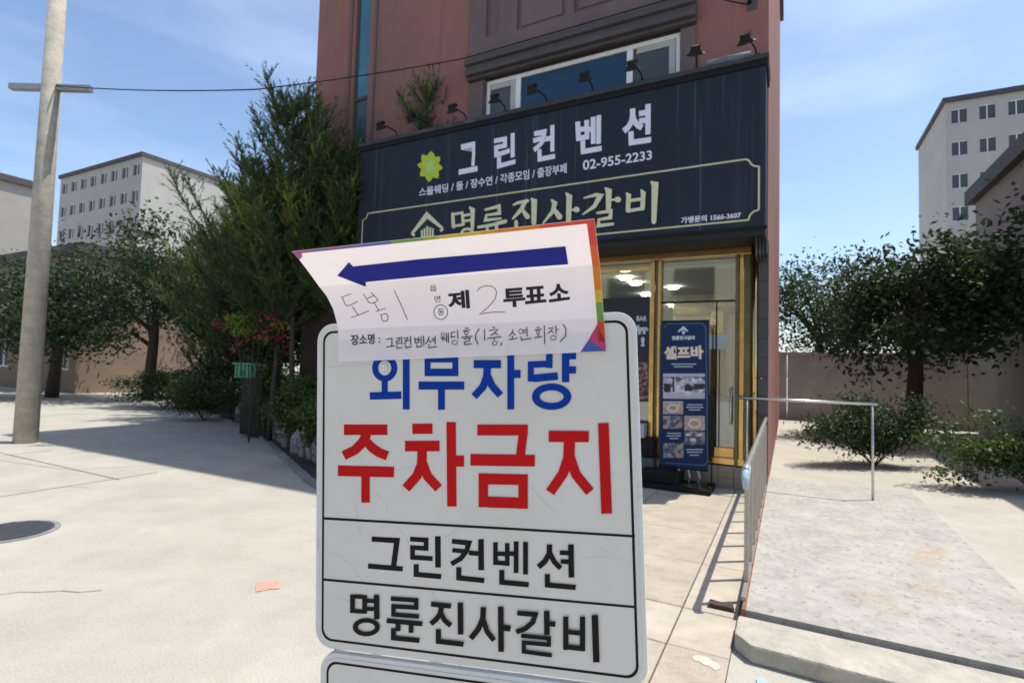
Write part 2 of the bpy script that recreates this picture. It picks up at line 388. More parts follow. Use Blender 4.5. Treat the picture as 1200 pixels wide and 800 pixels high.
up = [(a, b, c, d) for a, b in ((-3.97, -.755),) for c, d in ((8.6, 10.2),)]
holes = [WIN, TEAL, (-6.05, .17, .0, 3.16)] + up
g = wall_grid(BU0, BU1, 0, BH, holes, 0, .22)
g.quad((BU0, 0, 0), (BU0, 0, BH), (BU0, BD, BH), (BU0, BD, 0)); g.quad((BU1, 0, 0), (BU1, BD, 0), (BU1, BD, BH), (BU1, 0, BH))
g.quad((BU0, BD, 0), (BU0, BD, BH), (BU1, BD, BH), (BU1, BD, 0))
g.build('wall', red_wall, bld, FM, recalc=False)
G().box(BU0-.1, BU1+.1, -.12, BD+.1, BH, BH+.35).build('roof', bay_wall, bld, FM)
# shallow vertical seam beside the tall window and expansion joints
fbox(-6.47, -6.42, -.002, .035, 5.0, BH-.1).build('drainpipe', bay_wall, bld, FM)
fbox(-7.13, -7.06, -.002, .03, 3.4, BH-.1).build('wall_rib', mat('rib_paint', (.17, .085, .08), .85), bld, FM)
# central bay: greyer paint, sunk panels, cornice
bay_holes = [(-3.95, -3.70, 7.05, 8.3), (-3.36, -2.50, 7.0, 8.3), (-2.36, -1.52, 7.0, 8.3), (-1.16, -.92, 7.05, 8.3)]
gb = wall_grid(-4.26, -.56, 6.66, 8.5, bay_holes, .060, .052)
for (a, b, c, d) in bay_holes:
    gb.quad((a, -.008, c), (b, -.008, c), (b, -.008, d), (a, -.008, d))
gb.quad((-4.26, 0, 6.66), (-4.26, -.06, 6.66), (-4.26, -.06, 8.5), (-4.26, 0, 8.5)); gb.quad((-.56, -.06, 6.66), (-.56, 0, 6.66), (-.56, 0, 8.5), (-.56, -.06, 8.5))
gb.build('bay_panel', bay_wall, bld, FM, recalc=False)
for (a, b, c, d) in bay_holes[1:3]:
    G().box(a+.07, b-.07, -.032, -.009, c+.07, d).build('raised_panel', bay_wall, bld, FM, bevel=.01)
for a, b in ((-3.968, -3.955), (-.768, -.757)):
    G().box(a, b, -.001, .2, 4.952, 6.333).build('window_reveal', bay_wall, bld, FM)
fbox(-3.97, -.755, -.2, .012, 6.325, 6.344).build('window_reveal', soffit_m, bld, FM)
for a, b in ((-4.26, -3.974), (-.752, -.56)):
    fbox(a, b, -.002, .05, 5.0, 6.30).build('pilaster', bay_wall, bld, FM)
for k, (z0, z1, o1) in enumerate(((6.565, 6.66, .20), (6.485, 6.562, .14), (6.40, 6.482, .17), (6.345, 6.397, .10))):
    fbox(-4.28, -.54, -.003, o1, z0, z1).build('cornice_band', cornice_m, bld, FM, bevel=.012)
for z in (8.5, 10.6):
    fbox(-4.3, -.52, -.003, .15, z, z+.1).build('cornice_band', cornice_m, bld, FM, bevel=.012)
# first-floor window: frame, mullions, panes
def window(a, b, c, d, mulls, panes, inset=.05):
    fr = G(); t = .075
    y0, y1 = inset, inset+.07
    fr.box(a, b, y0, y1, d-t, d); fr.box(a, b, y0, y1, c, c+t); fr.box(a, a+t, y0, y1, c+t, d-t); fr.box(b-t, b, y0, y1, c+t, d-t)
    for m in mulls: fr.box(m-.045, m+.045, y0+.003, y1-.003, c+t, d-t)
    f = fr.build('window_frame', white_frame, bld, FM)
    ed = [a+t]+[x for m in mulls for x in (m-.045, m+.045)]+[b-t]
    for k, pm in enumerate(panes):
        G().box(ed[2*k], ed[2*k+1], y0+.03, y0+.042, c+t, d-t).build('pane', pm, f, FM)
    return f
f = window(*WIN, [-3.36, -1.50], [grey_pane, blue_pane, grey_pane])
for a, b in ((-3.89, -3.41), (-1.40, -.84)):
    s = G(); y0, y1 = .055, .078; s.box(a, b, y0, y1, 6.17, 6.255); s.box(b-.09, b, y0, y1, 5.03, 6.17); s.build('sash', mat('sash_grey', (.45, .44, .42), .5), f, FM)
for c, d in ((8.6, 10.2),): window(-3.97, -.755, c, d, [-3.36, -1.50], [grey_pane, blue_pane, grey_pane])
f = G()
f.box(-6.98, -6.94, .04, .1, 3.6, 12.3); f.box(-6.64, -6.60, .04, .1, 3.6, 12.3)
for z in (3.6, 6.62, 9.2, 11.8): f.box(-6.94, -6.64, .043, .097, z, z+.06)
f = f.build('window_frame', cornice_m, bld, FM)
for z0, z1, pm in ((3.66, 6.62, grey_pane), (6.68, 9.2, teal_pane), (9.26, 11.8, teal_pane), (11.86, 12.3, teal_pane)):
    G().box(-6.94, -6.64, .065, .075, z0, z1).build('pane', teal_pane if z0 > 6 else mat('dim_teal_glass', (.04, .09, .085), .15), f, FM)
# left wall base, tree and canopy shade put into its colour, slate pier at the right end
fbox(BU0-.02, -6.06, .002, .05, 0, 3.35).build('shade_dark_base', base_shade, bld, FM)
pier = fbox(.262, .372, .002, .04, 0, 3.2).build('slate_pier', slate_m, bld, FM)
for z in np.arange(.25, 3.15, .245):
    fbox(.258, .376, .042, .052, z, z+.225).build('siding_board', slate_m, pier, FM)
# --- storefront
def gp(name, u0, u1, o0, o1, z0, z1, m, par=None, bv=.006): return fbox(u0, u1, o0, o1, z0, z1).build(name, m, par or bld, FM, bevel=bv)
lint = gp('lintel', -6.0, .17, -.10, .03, 3.06, 3.157, gold_m)
post = gp('door_post', -1.125, -1.065, -.10, .035, .30, 3.058, gold_m)
gp('door_post', -1.06, -1.02, -.10, .01, .30, 3.058, gold_d)
gp('door_post', -1.015, -.975, -.10, .035, .30, 3.058, gold_m)
gp('door_post', -.02, .025, -.10, .03, .31, 3.058, gold_d)
gp('door_post', .03, .085, -.09, .012, .31, 3.058, gold_m)
gp('door_post', .09, .165, -.10, .02, .31, 3.058, gold_d)
G().tube([(.215, -.045, .0), (.215, -.045, 3.15)], .035, 12).build('gold_column', gold_m, bld, FM, smooth=True)
gp('bottom_rail', -.97, .165, -.10, .02, .315, .40, gold_m)
gp('kick_panel', -.27, -.024, -.095, .005, .405, .53, gold_m)
gp('transom_bar', -6.0, -1.13, -.10, .03, 2.93, 2.99, gold_m)
ws = gp('wainscot', -.97, .17, -.12, .02, 0, .30, joint_m, None, .002)
k = 0
for a in np.arange(-.97, .16, .19):
    b = min(a+.186, .17)
    for z0, z1 in ((.004, .146), (.150, .298)): fbox(a+.002, b, .0205, .031, z0, z1).build('wainscot_tile', tile_m, ws, FM)
for u0, u1, z0, z1 in ((-.972, -.022, .40, 3.058), (-2.0, -1.128, .56, 2.93), (-2.0, -1.128, 2.99, 3.058), (-6.0, -2.04, .56, 2.93)):
    fbox(u0, u1, -.06, -.05, z0, z1).build('glass_pane', glass_m, bld, FM)
gp('door_post', -2.04, -2.0, -.10, .03, .30, 3.058, gold_m)
gp('low_wall', -6.0, -1.13, -.12, .0, 0, .555, slate_m)
gp('door_edge', -.262, -.245, -.046, -.03, .40, 2.45, black_m, None, .002)
gp('door_edge', -.974, -.022, -.046, -.03, 2.45, 2.475, black_m, None, .002)
hd = G().tube([(-.06, -.03, .85), (-.06, -.075, .86), (-.06, -.075, 1.30), (-.06, -.03, 1.31)], .012, 8).build('door_handle', steel_m, bld, FM, smooth=True)
# things fixed in the shop window
hr = thing('menu_poster', 'dark poster with white lettering and a food picture on the left shop window', 'poster', (-1.45, -.01, 1.07), FM)
fbox(-1.86, -1.135, .002, .012, 1.07, 2.545).build('sheet', navy_q, hr, FM)
pm = lambda off: (lambda x, y, o: hit(x, y, *fplane(off+o)))
print_on('lettering', [type2d('BAR', [(746, 370), (758, 370), (758, 376), (746, 376)], .03), type2d('메뉴', [(729, 382), (760, 379.5), (760, 391), (729, 393)], .045), type2d('!', [(751, 395), (755.5, 394.5), (755.5, 406), (751, 406)], .05)], pm(.0135), pale_l, hr, step=.0004)
fbox(-1.86, -1.135, .0125, .0135, 1.10, 1.62).build('picture', food_d, hr, FM)
n_ = fbox(-.36, -.105, -.046, -.044, 1.82, 2.01).build('paper_notice', notice_m, None, FM)
tagit(n_, 'pale sheet of paper taped to the glass door beside the roll-up banner', 'notice')
# --- interior of the shop
inn = thing('shop_interior', 'dim restaurant entrance behind the glass with lit ceiling lamps', 'interior', (-3, 2, 0), FM)
G().box(-6.3, .2, .13, 7, .001, .05).build('floor', int_floor, inn, FM)
G().box(-6.3, .2, .13, 7, 2.92, 2.98).build('ceiling', int_ceil, inn, FM)
G().box(-6.35, -6.3, .25, 7, .05, 2.92).build('side_wall', int_wall, inn, FM); G().box(.2, .25, .25, 7, .05, 2.92).build('side_wall', int_wall, inn, FM)
G().box(-6.3, .2, 7, 7.1, .05, 2.98).build('back_wall', int_wall, inn, FM)
G().box(-1.3, .2, 2.6, 2.7, 0.05, 2.92).build('partition', int_wall, inn, FM)
G().box(-.62, -.42, 2.5, 2.6, .05, 2.6).build('gold_pillar', gold_m, inn, FM)
G().box(-1.3, .2, 2.52, 2.6, 2.55, 2.68).build('beam', gold_d, inn, FM)
G().box(-.98, .17, 1.6, 1.68, .05, 1.15).build('curtain_panel', mat('grey_curtain', (.17, .18, .16), .7, var=.3, scale=6, stretch=(6, 1, .3)), inn, FM)
G().box(-3.4, -1.6, 2.2, 2.9, .05, 1.05).build('counter', int_dark, inn, FM, bevel=.02)
G().box(-3.45, -1.55, 2.15, 2.95, 1.05, 1.09).build('counter_top', gold_d, inn, FM, bevel=.01)
for (x, y) in ((733, 326), (745, 332), (789, 337), (789, 358), (757, 345)):
    d = ray(x, y); P = CAM + d*((2.90-1.5)/d.z); q = FMI @ P
    if q.y > 6.8: continue
    vs = [(q.x+.085*math.cos(a), q.y+.085*math.sin(a), 2.91) for a in np.linspace(0, 2*math.pi, 16, endpoint=False)]
    vs2 = [(x_, y_, 2.885) for x_, y_, _ in vs]
    G().add(vs+vs2, [tuple(range(15, -1, -1)), tuple(range(16, 32))]+[(i, (i+1) % 16, (i+1) % 16+16, i+16) for i in range(16)]).build('ceiling_lamp', lamp_e, inn, FM)
# pale block and black box beside the entrance
b_ = thing('window_sill_bin', 'pale grey plastic box with a black lower case beside the entrance', 'box', (-1.4, -.2, 0), FM)
fbox(-1.62, -1.13, .06, .24, .59, .78).build('top_box', mat('pale_grey_plastic', (.42, .43, .45), .5), b_, FM, bevel=.015)
fbox(-1.66, -1.0, .06, .26, .34, .585).build('black_case', black_m, b_, FM, bevel=.012)
fbox(-1.9, -.99, .06, .30, 0.014, .335).build('plinth', mat('slate_plinth', (.10, .105, .11), .7, var=.2), b_, FM, bevel=.01)

# ================================================================== SIGNBOARD
SO = .60
sb = thing('shop_signboard', 'long navy signboard with white and gold Korean lettering above the storefront', 'signboard', (-2.9, -.3, 3.25), FM)
fbox(-6.12, .35, .02, SO, 3.27, 5.22).build('face', banner_m, sb, FM)
fbox(-6.14, .375, .015, SO+.02, 5.225, 5.30).build('top_trim', black_m, sb, FM, bevel=.01)
fbox(-6.16, .385, .012, SO+.035, 5.303, 5.37).build('top_cap', trim_m, sb, FM, bevel=.012)
fbox(-6.12, .35, .02, SO-.01, 3.16, 3.267).build('soffit', soffit_m, sb, FM)
fbox(-6.13, .37, SO-.05, SO+.01, 3.235, 3.266).build('bottom_trim', black_m, sb, FM)
for k in range(4):
    fbox(.24+k*.036, .262+k*.036, .05, .50-.05*k, 2.93+.02*k, 3.158).build('awning_rib', trim_m, sb, FM)
PB = pm(SO)
wl = [type2d('그', [(538, 170), (559.5, 165), (559.6, 200.7), (537.5, 205)], .03), type2d('린', [(579, 160), (604, 155.5), (604, 192), (579, 199)], .035),
      type2d('컨', [(624, 151.5), (650.5, 146), (650.5, 186), (625, 191)], .035), type2d('벤', [(674, 140), (705.5, 134.5), (705, 177), (676, 182)], .035),
      type2d('션', [(728, 127), (763.5, 121.5), (763, 167), (730, 172)], .035),
      type2d('스몰웨딩 / 돌 / 장수연 / 각종모임 / 출장부페', [(491, 220.5), (664, 191), (664, 203), (491, 230.5)], .018),
      type2d('02-955-2233', [(683, 188), (764, 176), (764, 187), (683, 199.8)], .018),
      type2d('가맹문의 1566-3607', [(798, 254.5), (868.5, 248), (868.5, 255.5), (798, 262.3)], .03)]
print_on('white_lettering', wl, PB, banner_white, sb, step=.0004, base=.003, each=True)
def A(ox, oy, s, pts): return [(ox+x/s, oy+y/s) for x, y in pts]
gl = []
def bs(ox, oy, s, pts, ws, cap=True):
    """brush stroke with rounded tips"""
    p = A(ox, oy, s, pts); wv = [w_/s for w_ in (ws if isinstance(ws, (list, tuple)) else [ws]*len(p))]
    gl.append(stroke2d(p, wv))
    if cap:
        for q, w_ in ((p[0], wv[0]), (p[-1], wv[-1])): gl.append(blob2d(q[0], q[1], w_/2, w_/2, 10))
a5 = (420, 120, 4.706)       # myeong, ryun
bs(*a5, [(520, 615), (524, 685)], [18, 20]); bs(*a5, [(520, 618), (572, 608), (578, 672)], [14, 14, 18]); bs(*a5, [(524, 682), (578, 674)], 14)
bs(*a5, [(578, 625), (612, 618)], 14); bs(*a5, [(580, 655), (612, 650)], 14); bs(*a5, [(615, 580), (630, 592), (628, 700)], [12, 26, 18])
gl.append(ring2d(420+600/4.706, 120+722/4.706, 30/4.706, 24/4.706, 15/4.706, n=24))
bs(*a5, [(700, 592), (775, 572), (778, 612), (705, 622), (700, 650), (785, 640)], [12, 20, 18, 12, 18, 12]); bs(*a5, [(662, 688), (735, 676), (810, 656)], [16, 18, 22])
bs(*a5, [(712, 690), (706, 735)], 16); bs(*a5, [(762, 680), (762, 735)], 18); bs(*a5, [(690, 745), (690, 790), (790, 778)], 16)
a8 = (580, 90, 4.21)         # jin sa gal bi
bs(*a8, [(92, 632), (112, 622), (160, 612)], [10, 14, 18]); bs(*a8, [(148, 618), (130, 655), (88, 700)], [18, 22, 10]); bs(*a8, [(135, 655), (160, 690)], [14, 26])
bs(*a8, [(180, 602), (194, 612), (192, 720)], [10, 28, 24]); bs(*a8, [(105, 715), (105, 760), (205, 745)], 18)
bs(*a8, [(280, 608), (296, 622), (285, 665), (238, 722)], [10, 24, 20, 8]); bs(*a8, [(290, 650), (318, 690)], [16, 30]); bs(*a8, [(352, 575), (367, 590), (362, 735)], [10, 28, 24]); gl.append(blob2d(580+402/4.21, 90+655/4.21, 16/4.21, 14/4.21)); bs(*a8, [(372, 658), (398, 656)], 10)
bs(*a8, [(440, 598), (500, 582), (520, 588), (490, 640), (435, 678)], [8, 18, 26, 20, 8]); bs(*a8, [(545, 550), (562, 562), (560, 655)], [10, 30, 24]); gl.append(blob2d(580+606/4.21, 90+606/4.21, 17/4.21, 14/4.21)); bs(*a8, [(568, 608), (600, 606)], 10)
bs(*a8, [(505, 672), (572, 662), (570, 695), (512, 705), (510, 735), (582, 726)], [12, 18, 18, 12, 18, 14])
bs(*a8, [(650, 575), (660, 585), (656, 660)], [10, 24, 22]); bs(*a8, [(722, 560), (732, 572), (728, 650)], [10, 24, 22]); bs(*a8, [(660, 612), (728, 602)], 16); bs(*a8, [(658, 662), (726, 650)], 16)
bs(*a8, [(772, 520), (790, 530), (784, 715)], [12, 34, 24])
print_on('gold_lettering', gl, PB, banner_gold, sb, step=.0003, base=.003)
# house emblem
em = [stroke2d([(482.5, 274), (500.3, 252), (519, 268)], [3, 6, 3]), stroke2d([(519, 268), (516, 271)], 3), stroke2d([(482.5, 274), (486, 276)], 3)]
for dx in (-6.5, -3.3, 0, 3.3, 6.5): em.append(stroke2d([(500.8+dx, 265+abs(dx)*.55-.15*dx), (500.8+dx*.9, 285)], 2.3))
print_on('emblem', em, PB, banner_gold, sb, step=.0006, base=.003)
# flower emblem
fl, fi = [], []
for k in range(8):
    a = 2*math.pi*k/8+.1; c0 = Vector((504, 195.2)); d = Vector((math.cos(a)*.86, math.sin(a)*1.04)); n_ = Vector((-d.y, d.x))
    p = [c0, c0+d*6+n_*4.3, c0+d*11+n_*5.0, c0+d*14.5+n_*3.2, c0+d*17.5, c0+d*14.5-n_*3.2, c0+d*11-n_*5.0, c0+d*6-n_*4.3]; fl.append(([tuple(q) for q in p], [tuple(range(8))]))
    p = [c0, c0+d*4+n_*1.6, c0+d*9.5, c0+d*4-n_*1.6]; fi.append(([tuple(q) for q in p], [(0, 1, 2, 3)]))
print_on('flower_emblem', fl, PB, petal_m, sb, step=.0005, base=.003); print_on('flower_centre', fi, PB, petal_l, sb, step=.0003, base=.0085)
# notched gold border, laid out on the board itself (u, z)
bd = []
def seg(a, b, t=.022):
    (u0, z0), (u1, z1) = a, b; d = Vector((u1-u0, z1-z0)).normalized(); n_ = Vector((-d.y, d.x))*t/2
    bd.append(([(u0+n_.x, z0+n_.y), (u1+n_.x, z1+n_.y), (u1-n_.x, z1-n_.y), (u0-n_.x, z0-n_.y)], [(0, 1, 2, 3)]))
arcs = lambda cx, cz, r, a0, a1: [(cx+r*math.cos(R(a)), cz+r*math.sin(R(a))) for a in np.linspace(a0, a1, 7)]
path = [(-5.88, 4.10)]+[(.14, 4.10)]+arcs(.28, 4.10, .11, 180, 270)[1:]+[(.28, 3.47)]+arcs(.28, 3.35, .11, 90, 180)+[(-5.88, 3.34)]+arcs(-6.01, 3.34, .11, 0, 90)+[(-6.01, 3.99)]+arcs(-6.01, 4.10, .11, 270, 360)+[(-5.88, 4.10)]
for a, b in zip(path, path[1:]):
    if (Vector(a)-Vector(b)).length > 1e-4: seg(a, b)
print_on('gold_border', bd, lambda u, z, o: FM @ Vector((u, -(SO+o), z)), gold_line, sb, step=.0001, base=.003)
# debris on the ledge (each a thing)
def debris(name, u, o, z, sx, sy, sz, m, label, cat, rz=0, sh=.3):
    bm = bmesh.new(); bmesh.ops.create_cube(bm, size=1); bmesh.ops.subdivide_edges(bm, edges=bm.edges[:], cuts=2)
    rr = random.Random(name+str(u))
    for v in bm.verts: v.co += Vector([rr.uniform(-1, 1)*sh*.25 for _ in range(3)]); v.co = Vector((v.co.x*sx, v.co.y*sy, (v.co.z+.5)*sz))
    bmesh.ops.rotate(bm, verts=bm.verts, matrix=Matrix.Rotation(rz, 3, 'Z')); me = bpy.data.meshes.new(name); bm.to_mesh(me); bm.free()
    o_ = bpy.data.objects.new(name, me); COL.objects.link(o_); me.materials.append(m); o_.matrix_world = FM @ Matrix.Translation((u, -o, z)); return tagit(o_, label, cat)
debris('folded_tarp', -.08, .42, 5.37, .50, .3, .10, mat('grey_tarp', (.15, .155, .17), .7, var=.3), 'crumpled grey tarp lying on the signboard ledge', 'tarp')
debris('white_bag', -.18, .30, 5.455, .26, .2, .08, mat('white_plastic', (.75, .75, .74), .5), 'white plastic bag lying on the grey tarp over the signboard', 'bag')
debris('brown_tray', .2, .25, 5.372, .30, .3, .11, mat('brown_plastic', (.16, .05, .03), .6), 'brown tray at the right end of the signboard ledge', 'tray', sh=.06)
debris('cream_rag', .10, .5, 5.372, .20, .12, .04, mat('cream_cloth', (.5, .43, .33), .8), 'cream rag beside the brown tray on the signboard ledge', 'rag')
# spotlights on arms: one of each kind, then copies
def make_spot():
    t = thing('sign_spotlight', '', 'spotlight', (-5.3, -SO+.02, 5.37), FM, 'spotlights along the top of the signboard')
    x, y, z = -5.3, -SO+.02, 5.37
    G().tube([(x, y, z), (x, y-.07, z+.07), (x, y-.30, z+.05), (x, y-.46, z-.02)], .011, 7).build('arm', black_m, t, FM, smooth=True)
    G().box(x-.04, x+.04, y-.03, y+.03, z, z+.02).build('mount', black_m, t, FM, bevel=.004)
    hgrp = G(); c = Vector((x, y-.48, z-.02))
    prof = [(.0, .045), (.05, .05), (.085, .075), (.10, .095), (.104, .082)]; n = 14; vs = []; fs = []
    ax = Vector((0, .75, -.66)); s1 = Vector((1, 0, 0)); s2 = ax.cross(s1)
    for dd, rr in prof:
        for k in range(n): a = 2*math.pi*k/n; vs.append(c+ax*(dd-.05)+s1*(rr*1.15*math.cos(a))+s2*(rr*.6*math.sin(a)))
    for i in range(len(prof)-1):
        for k in range(n): fs.append((i*n+k, i*n+(k+1) % n, (i+1)*n+(k+1) % n, (i+1)*n+k))
    fs.append(tuple(range(n-1, -1, -1))); hgrp.add(vs, fs).build('lamp_head', black_m, t, FM)
    lens = G().add([c+ax*.047+s1*(.09*math.cos(a))+s2*(.048*math.sin(a)) for a in np.linspace(0, 2*math.pi, n, endpoint=False)], [tuple(range(n))])
    lens.build('lens', grey_pane, t, FM)
    fins = G()
    for k in range(5): fins.box(x-.055+k*.027, x-.05+k*.027, y-.47, y-.415, z+.015, z+.065)
    fins.build('cooling_fins', black_m, t, FM)
    return t
def copy_tree(o, parent=None, m=None):
    c = o.copy(); COL.objects.link(c)
    if parent: c.parent = parent
    for ch in list(o.children): copy_tree(ch, c)
    return c
spot_labels = ['black spotlight at the far left end of the signboard, against the pine', 'black spotlight above the left side of the flower emblem', 'black spotlight above the first large white letter',
 'black spotlight in front of the left grey sash of the upstairs window', 'black spotlight before the left part of the blue window pane', 'black spotlight before the right part of the blue window pane',
 'black spotlight in front of the white mullion beside the grey pane', 'black spotlight just right of the white window frame, beside the tarp', 'black spotlight at the right end of the signboard above the brown tray']
sp0 = make_spot()
for k in range(9):
    s_ = sp0 if k == 0 else copy_tree(sp0)
    s_.matrix_world = FM @ Matrix.Translation((-5.32+.696*k, -SO+.02, 5.37)) @ Matrix.Rotation(R((3, -6, 4, 8, -4, 5, -3, 6, -12)[k]), 4, 'Z')
    s_['label'] = spot_labels[k]

# cable across the street
P0 = FM @ Vector((.12, -.02, 6.42)); P1 = CAM + ray(300, 105)*9.0; P2 = CAM+ray(60, 100)*13
def catenary(a, b, sag, n): return [a.lerp(b, i/n) - Vector((0, 0, sag*4*(i/n)*(1-i/n))) for i in range(n+1)]
Pa = FM @ Vector((-.53, -.215, 6.675)); Pb = FM @ Vector((-4.27, -.215, 6.675))
cb = G().tube(catenary(P0, Pa, .02, 5)+catenary(Pa, Pb, .002, 5)[1:]+catenary(Pb, P1, .03, 12)[1:]+catenary(P1, P2, .05, 8)[1:], .009, 6).build('overhead_cable', black_m, smooth=True)
tagit(cb, 'thin black overhead cable running across the red wall', 'cable')
cbr = thing('cable_bracket', 'dark cable bracket fixed high on the red wall at the right', 'bracket', (.16, 0, 6.42), FM)
G().box(.10, .22, -.02, .0, 6.34, 6.52).build('plate', cornice_m, cbr, FM, bevel=.004); G().tube([(.13, -.02, 6.44), (.13, -.09, 6.44)], .025, 8).build('insulator', black_m, cbr, FM)
pl = thing('utility_pole', 'concrete utility pole at the far left carrying the cable', 'pole', (P2.x, P2.y, 0))
G().tube([(P2.x, P2.y, 0), (P2.x, P2.y, 9)], [.17, .12], 12).build('pole', slabc_m, pl, smooth=True)
G().box(P2.x-.7, P2.x+.7, P2.y-.05, P2.y+.05, P2.z-.1, P2.z).build('crossarm', rail_m, pl)

# ================================================================== ROLL-UP BANNER STAND
st = thing('banner_stand', 'navy roll-up banner with food pictures on a black frame beside the glass door', 'banner stand', (-.6, -.35, 0), FM)
gs = G()
OFS = .33
pn = G(); NN = 10
for j in range(NN+1):
    z = .27+(2.16-.27)*j/NN; bow = .0
    pn.v += [(-.905, -(OFS+bow), z), (-.300, -(OFS+bow), z), (-.905, -(OFS+bow)+.006, z), (-.300, -(OFS+bow)+.006, z)]
    if j:
        a = 4*(j-1); b = 4*j
        pn.f += [(a, a+1, b+1, b), (a+2, b+2, b+3, a+3), (a, b, b+2, a+2), (a+1, a+3, b+3, b+1)]
pn.f += [(0, 2, 3, 1), (4*NN, 4*NN+1, 4*NN+3, 4*NN+2)]
pn.build('banner_sheet', navy_p, st, FM)
PS = pm(OFS)
lg = [stroke2d([(794.5, 388.5), (801, 384), (806, 388)], [1.6, 3.2, 1.6]), stroke2d([(801, 387.5), (801, 391.5)], 3.2),
      type2d('명륜진사갈비', [(787.5, 393.5), (814, 393), (814, 398), (787.5, 398.5)], .05)]
print_on('small_lettering', lg, PS, pale_l, st, step=.0003, base=.001, each=True)
print_on('cream_lettering', [type2d('셀프바', [(778, 406), (824, 404.5), (824.5, 420.5), (778, 421)], .05)], PS, cream_l, st, step=.0003, base=.001)
ln = [stroke2d([(x0, y), (x1, y)], .9) for x0, x1, y in ((787, 816, 426.5), (790, 812, 429.5), (805, 823, 474), (804, 824, 477), (807, 821, 480), (782, 798, 507.5), (781, 798, 510.5), (785, 795, 513.5), (804, 824, 526.5), (805, 823, 529.5), (808, 819, 533))]
print_on('fine_print', ln, PS, pale_l, st, step=.0001, base=.001, each=True)
def R4(x0, y0, x1, y1): return ([(x0, y0), (x1, y0), (x1, y1), (x0, y1)], [(0, 1, 2, 3)])
print_on('kitchen_picture', [R4(777, 437.5, 826, 467)], PS, food_a, st, base=.001)
print_on('picture_band', [R4(777, 437.5, 826, 441), R4(777, 460, 826, 466.8), R4(777, 447.5, 826, 449), R4(777, 470, 800.5, 471.5)], PS, mat('print_pale', (.42, .42, .50), .5), st, step=.0001, base=.0013, each=True)
print_on('picture_figure', [([(802, 458), (803, 451.5), (806, 449.5), (809.5, 451.5), (811, 458)], [(0, 1, 2, 3, 4)]), R4(778, 449.5, 786, 459), R4(814, 450, 825, 456), R4(788, 441.5, 790, 459)], PS, navy_q, st, step=.0001, base=.0020, each=True)
print_on('dish_picture', [R4(777, 470, 800.5, 485), R4(802, 487, 826, 504)], PS, food_b, st, base=.001, each=True)
print_on('side_dish_picture', [R4(777, 487, 800.5, 502), R4(802, 505, 826, 520.5), R4(777.5, 519, 801, 536)], PS, food_c, st, base=.001, each=True)
dots = [ring2d(788.5, 478, 6, 3.8, 2.2), ring2d(814, 496, 6.5, 4.6, 2.2), blob2d(806.5, 461, 4.2, 2.2), blob2d(795, 457, 3.0, 3.0), blob2d(812, 515, 3.8, 2), blob2d(806, 509, 3, 1.6), blob2d(820, 509.5, 3, 1.6)]
print_on('plate_picture', dots, PS, mat('print_white', (.55, .56, .62), .5), st, step=.0001, base=.0016, each=True)
print_on('food_picture', [blob2d(788.5, 478, 4.4, 2.4), blob2d(814, 496.5, 5, 3)], PS, mat('print_orange', (.5, .25, .08), .5), st, step=.0001, base=.0026, each=True)
brd = [stroke2d([(779, 384), (781.5, 379.5), (823, 378.5), (827, 383), (829.5, 540), (825, 545), (779, 542)], .7)]
print_on('thin_border', brd, PS, mat('border_blue', (.10, .16, .28), .5), st, base=.001)
G().tube([(-.255, -.33, .06), (-.255, -.33, 2.06)], .009, 8).build('pole', black_m, st, FM)
G().tube([(-.60, -.30, .12), (-.60, -.30, 2.15)], .010, 8).build('pole', black_m, st, FM)
G().tube([(-.91, -.33, 2.165), (-.295, -.33, 2.165)], .012, 8).build('top_bar', black_m, st, FM); G().tube([(-.91, -.33, .262), (-.295, -.33, .262)], .012, 8).build('bottom_bar', black_m, st, FM)
bg = G(); bg.box(-1.28, -.23, -.62, -.55, .015, .075); bg.box(-1.28, -.23, -.16, -.09, .015, .075); bg.box(-.29, -.23, -.55, -.16, .0155, .095); bg.box(-1.28, -1.2, -.55, -.16, .0155, .095)
bg.build('base_frame', black_m, st, FM, bevel=.008)
G().box(-1.10, -.62, -.50, -.20, .056, .23).build('water_tank', black_m, st, FM, bevel=.03)
G().box(-1.19, -.30, -.545, -.165, .02, .055).build('base_weight', int_dark, st, FM, bevel=.008)
G().add([(-.68, -.54, .075), (-.30, -.54, .075), (-.30, -.28, .12), (-.50, -.40, .10)], [(0, 1, 2, 3)]).build('metal_plate', steel_m, st, FM)
for u0 in (-.66, -.54, -.42): G().tube([(u0, -.32, .255), (u0+.03, -.37, .17), (u0+.01, -.33, .10)], .014, 6).build('strap', mat('grey_strap', (.35, .35, .36), .5) if u0 > -.7 else black_m, st, FM)

# ================================================================== RAILINGS AND RAMP
rl = thing('ramp_railing', 'low aluminium railing with flat balusters beside the white ramp', 'railing', (.335, -1.7, 0), FM)
zt = lambda o: .885+.06*(3.7-o)/3.7
RU = .352
G().tube([(RU, -.02, zt(0)), (RU, -3.64, zt(3.64)), (RU, -3.72, zt(3.72)-.004)], .021, 12).build('top_rail', rail_m, rl, FM, smooth=True)
G().box(RU-.012, RU+.012, -3.9, -.03, .127, .15).build('bottom_rail', rail_m, rl, FM)
me0 = None
for k in range(9):
    o = 3.62-.43*k
    if me0 is None:
        b = G().box(RU-.014, RU+.014, -.016, .016, .151, .868).build('baluster', bal_m, rl, FM, bevel=.002); me0 = b
    else:
        b = me0.copy(); COL.objects.link(b)
    b.matrix_basis = Matrix.Translation((0, -o, 0))
G().tube([(RU, -3.60, zt(3.6)), (RU, -3.70, zt(3.7)-.01), (RU, -3.75, zt(3.7)-.05), (RU, -3.76, zt(3.7)-.12)], [.022, .027, .025, .014], 10).build('end_wrap', wrap_m, rl, FM, smooth=True)
hr2 = thing('entrance_handrail', 'short stainless handrail on a post beside the gold door frame', 'handrail', (.14, -.2, 0), FM)
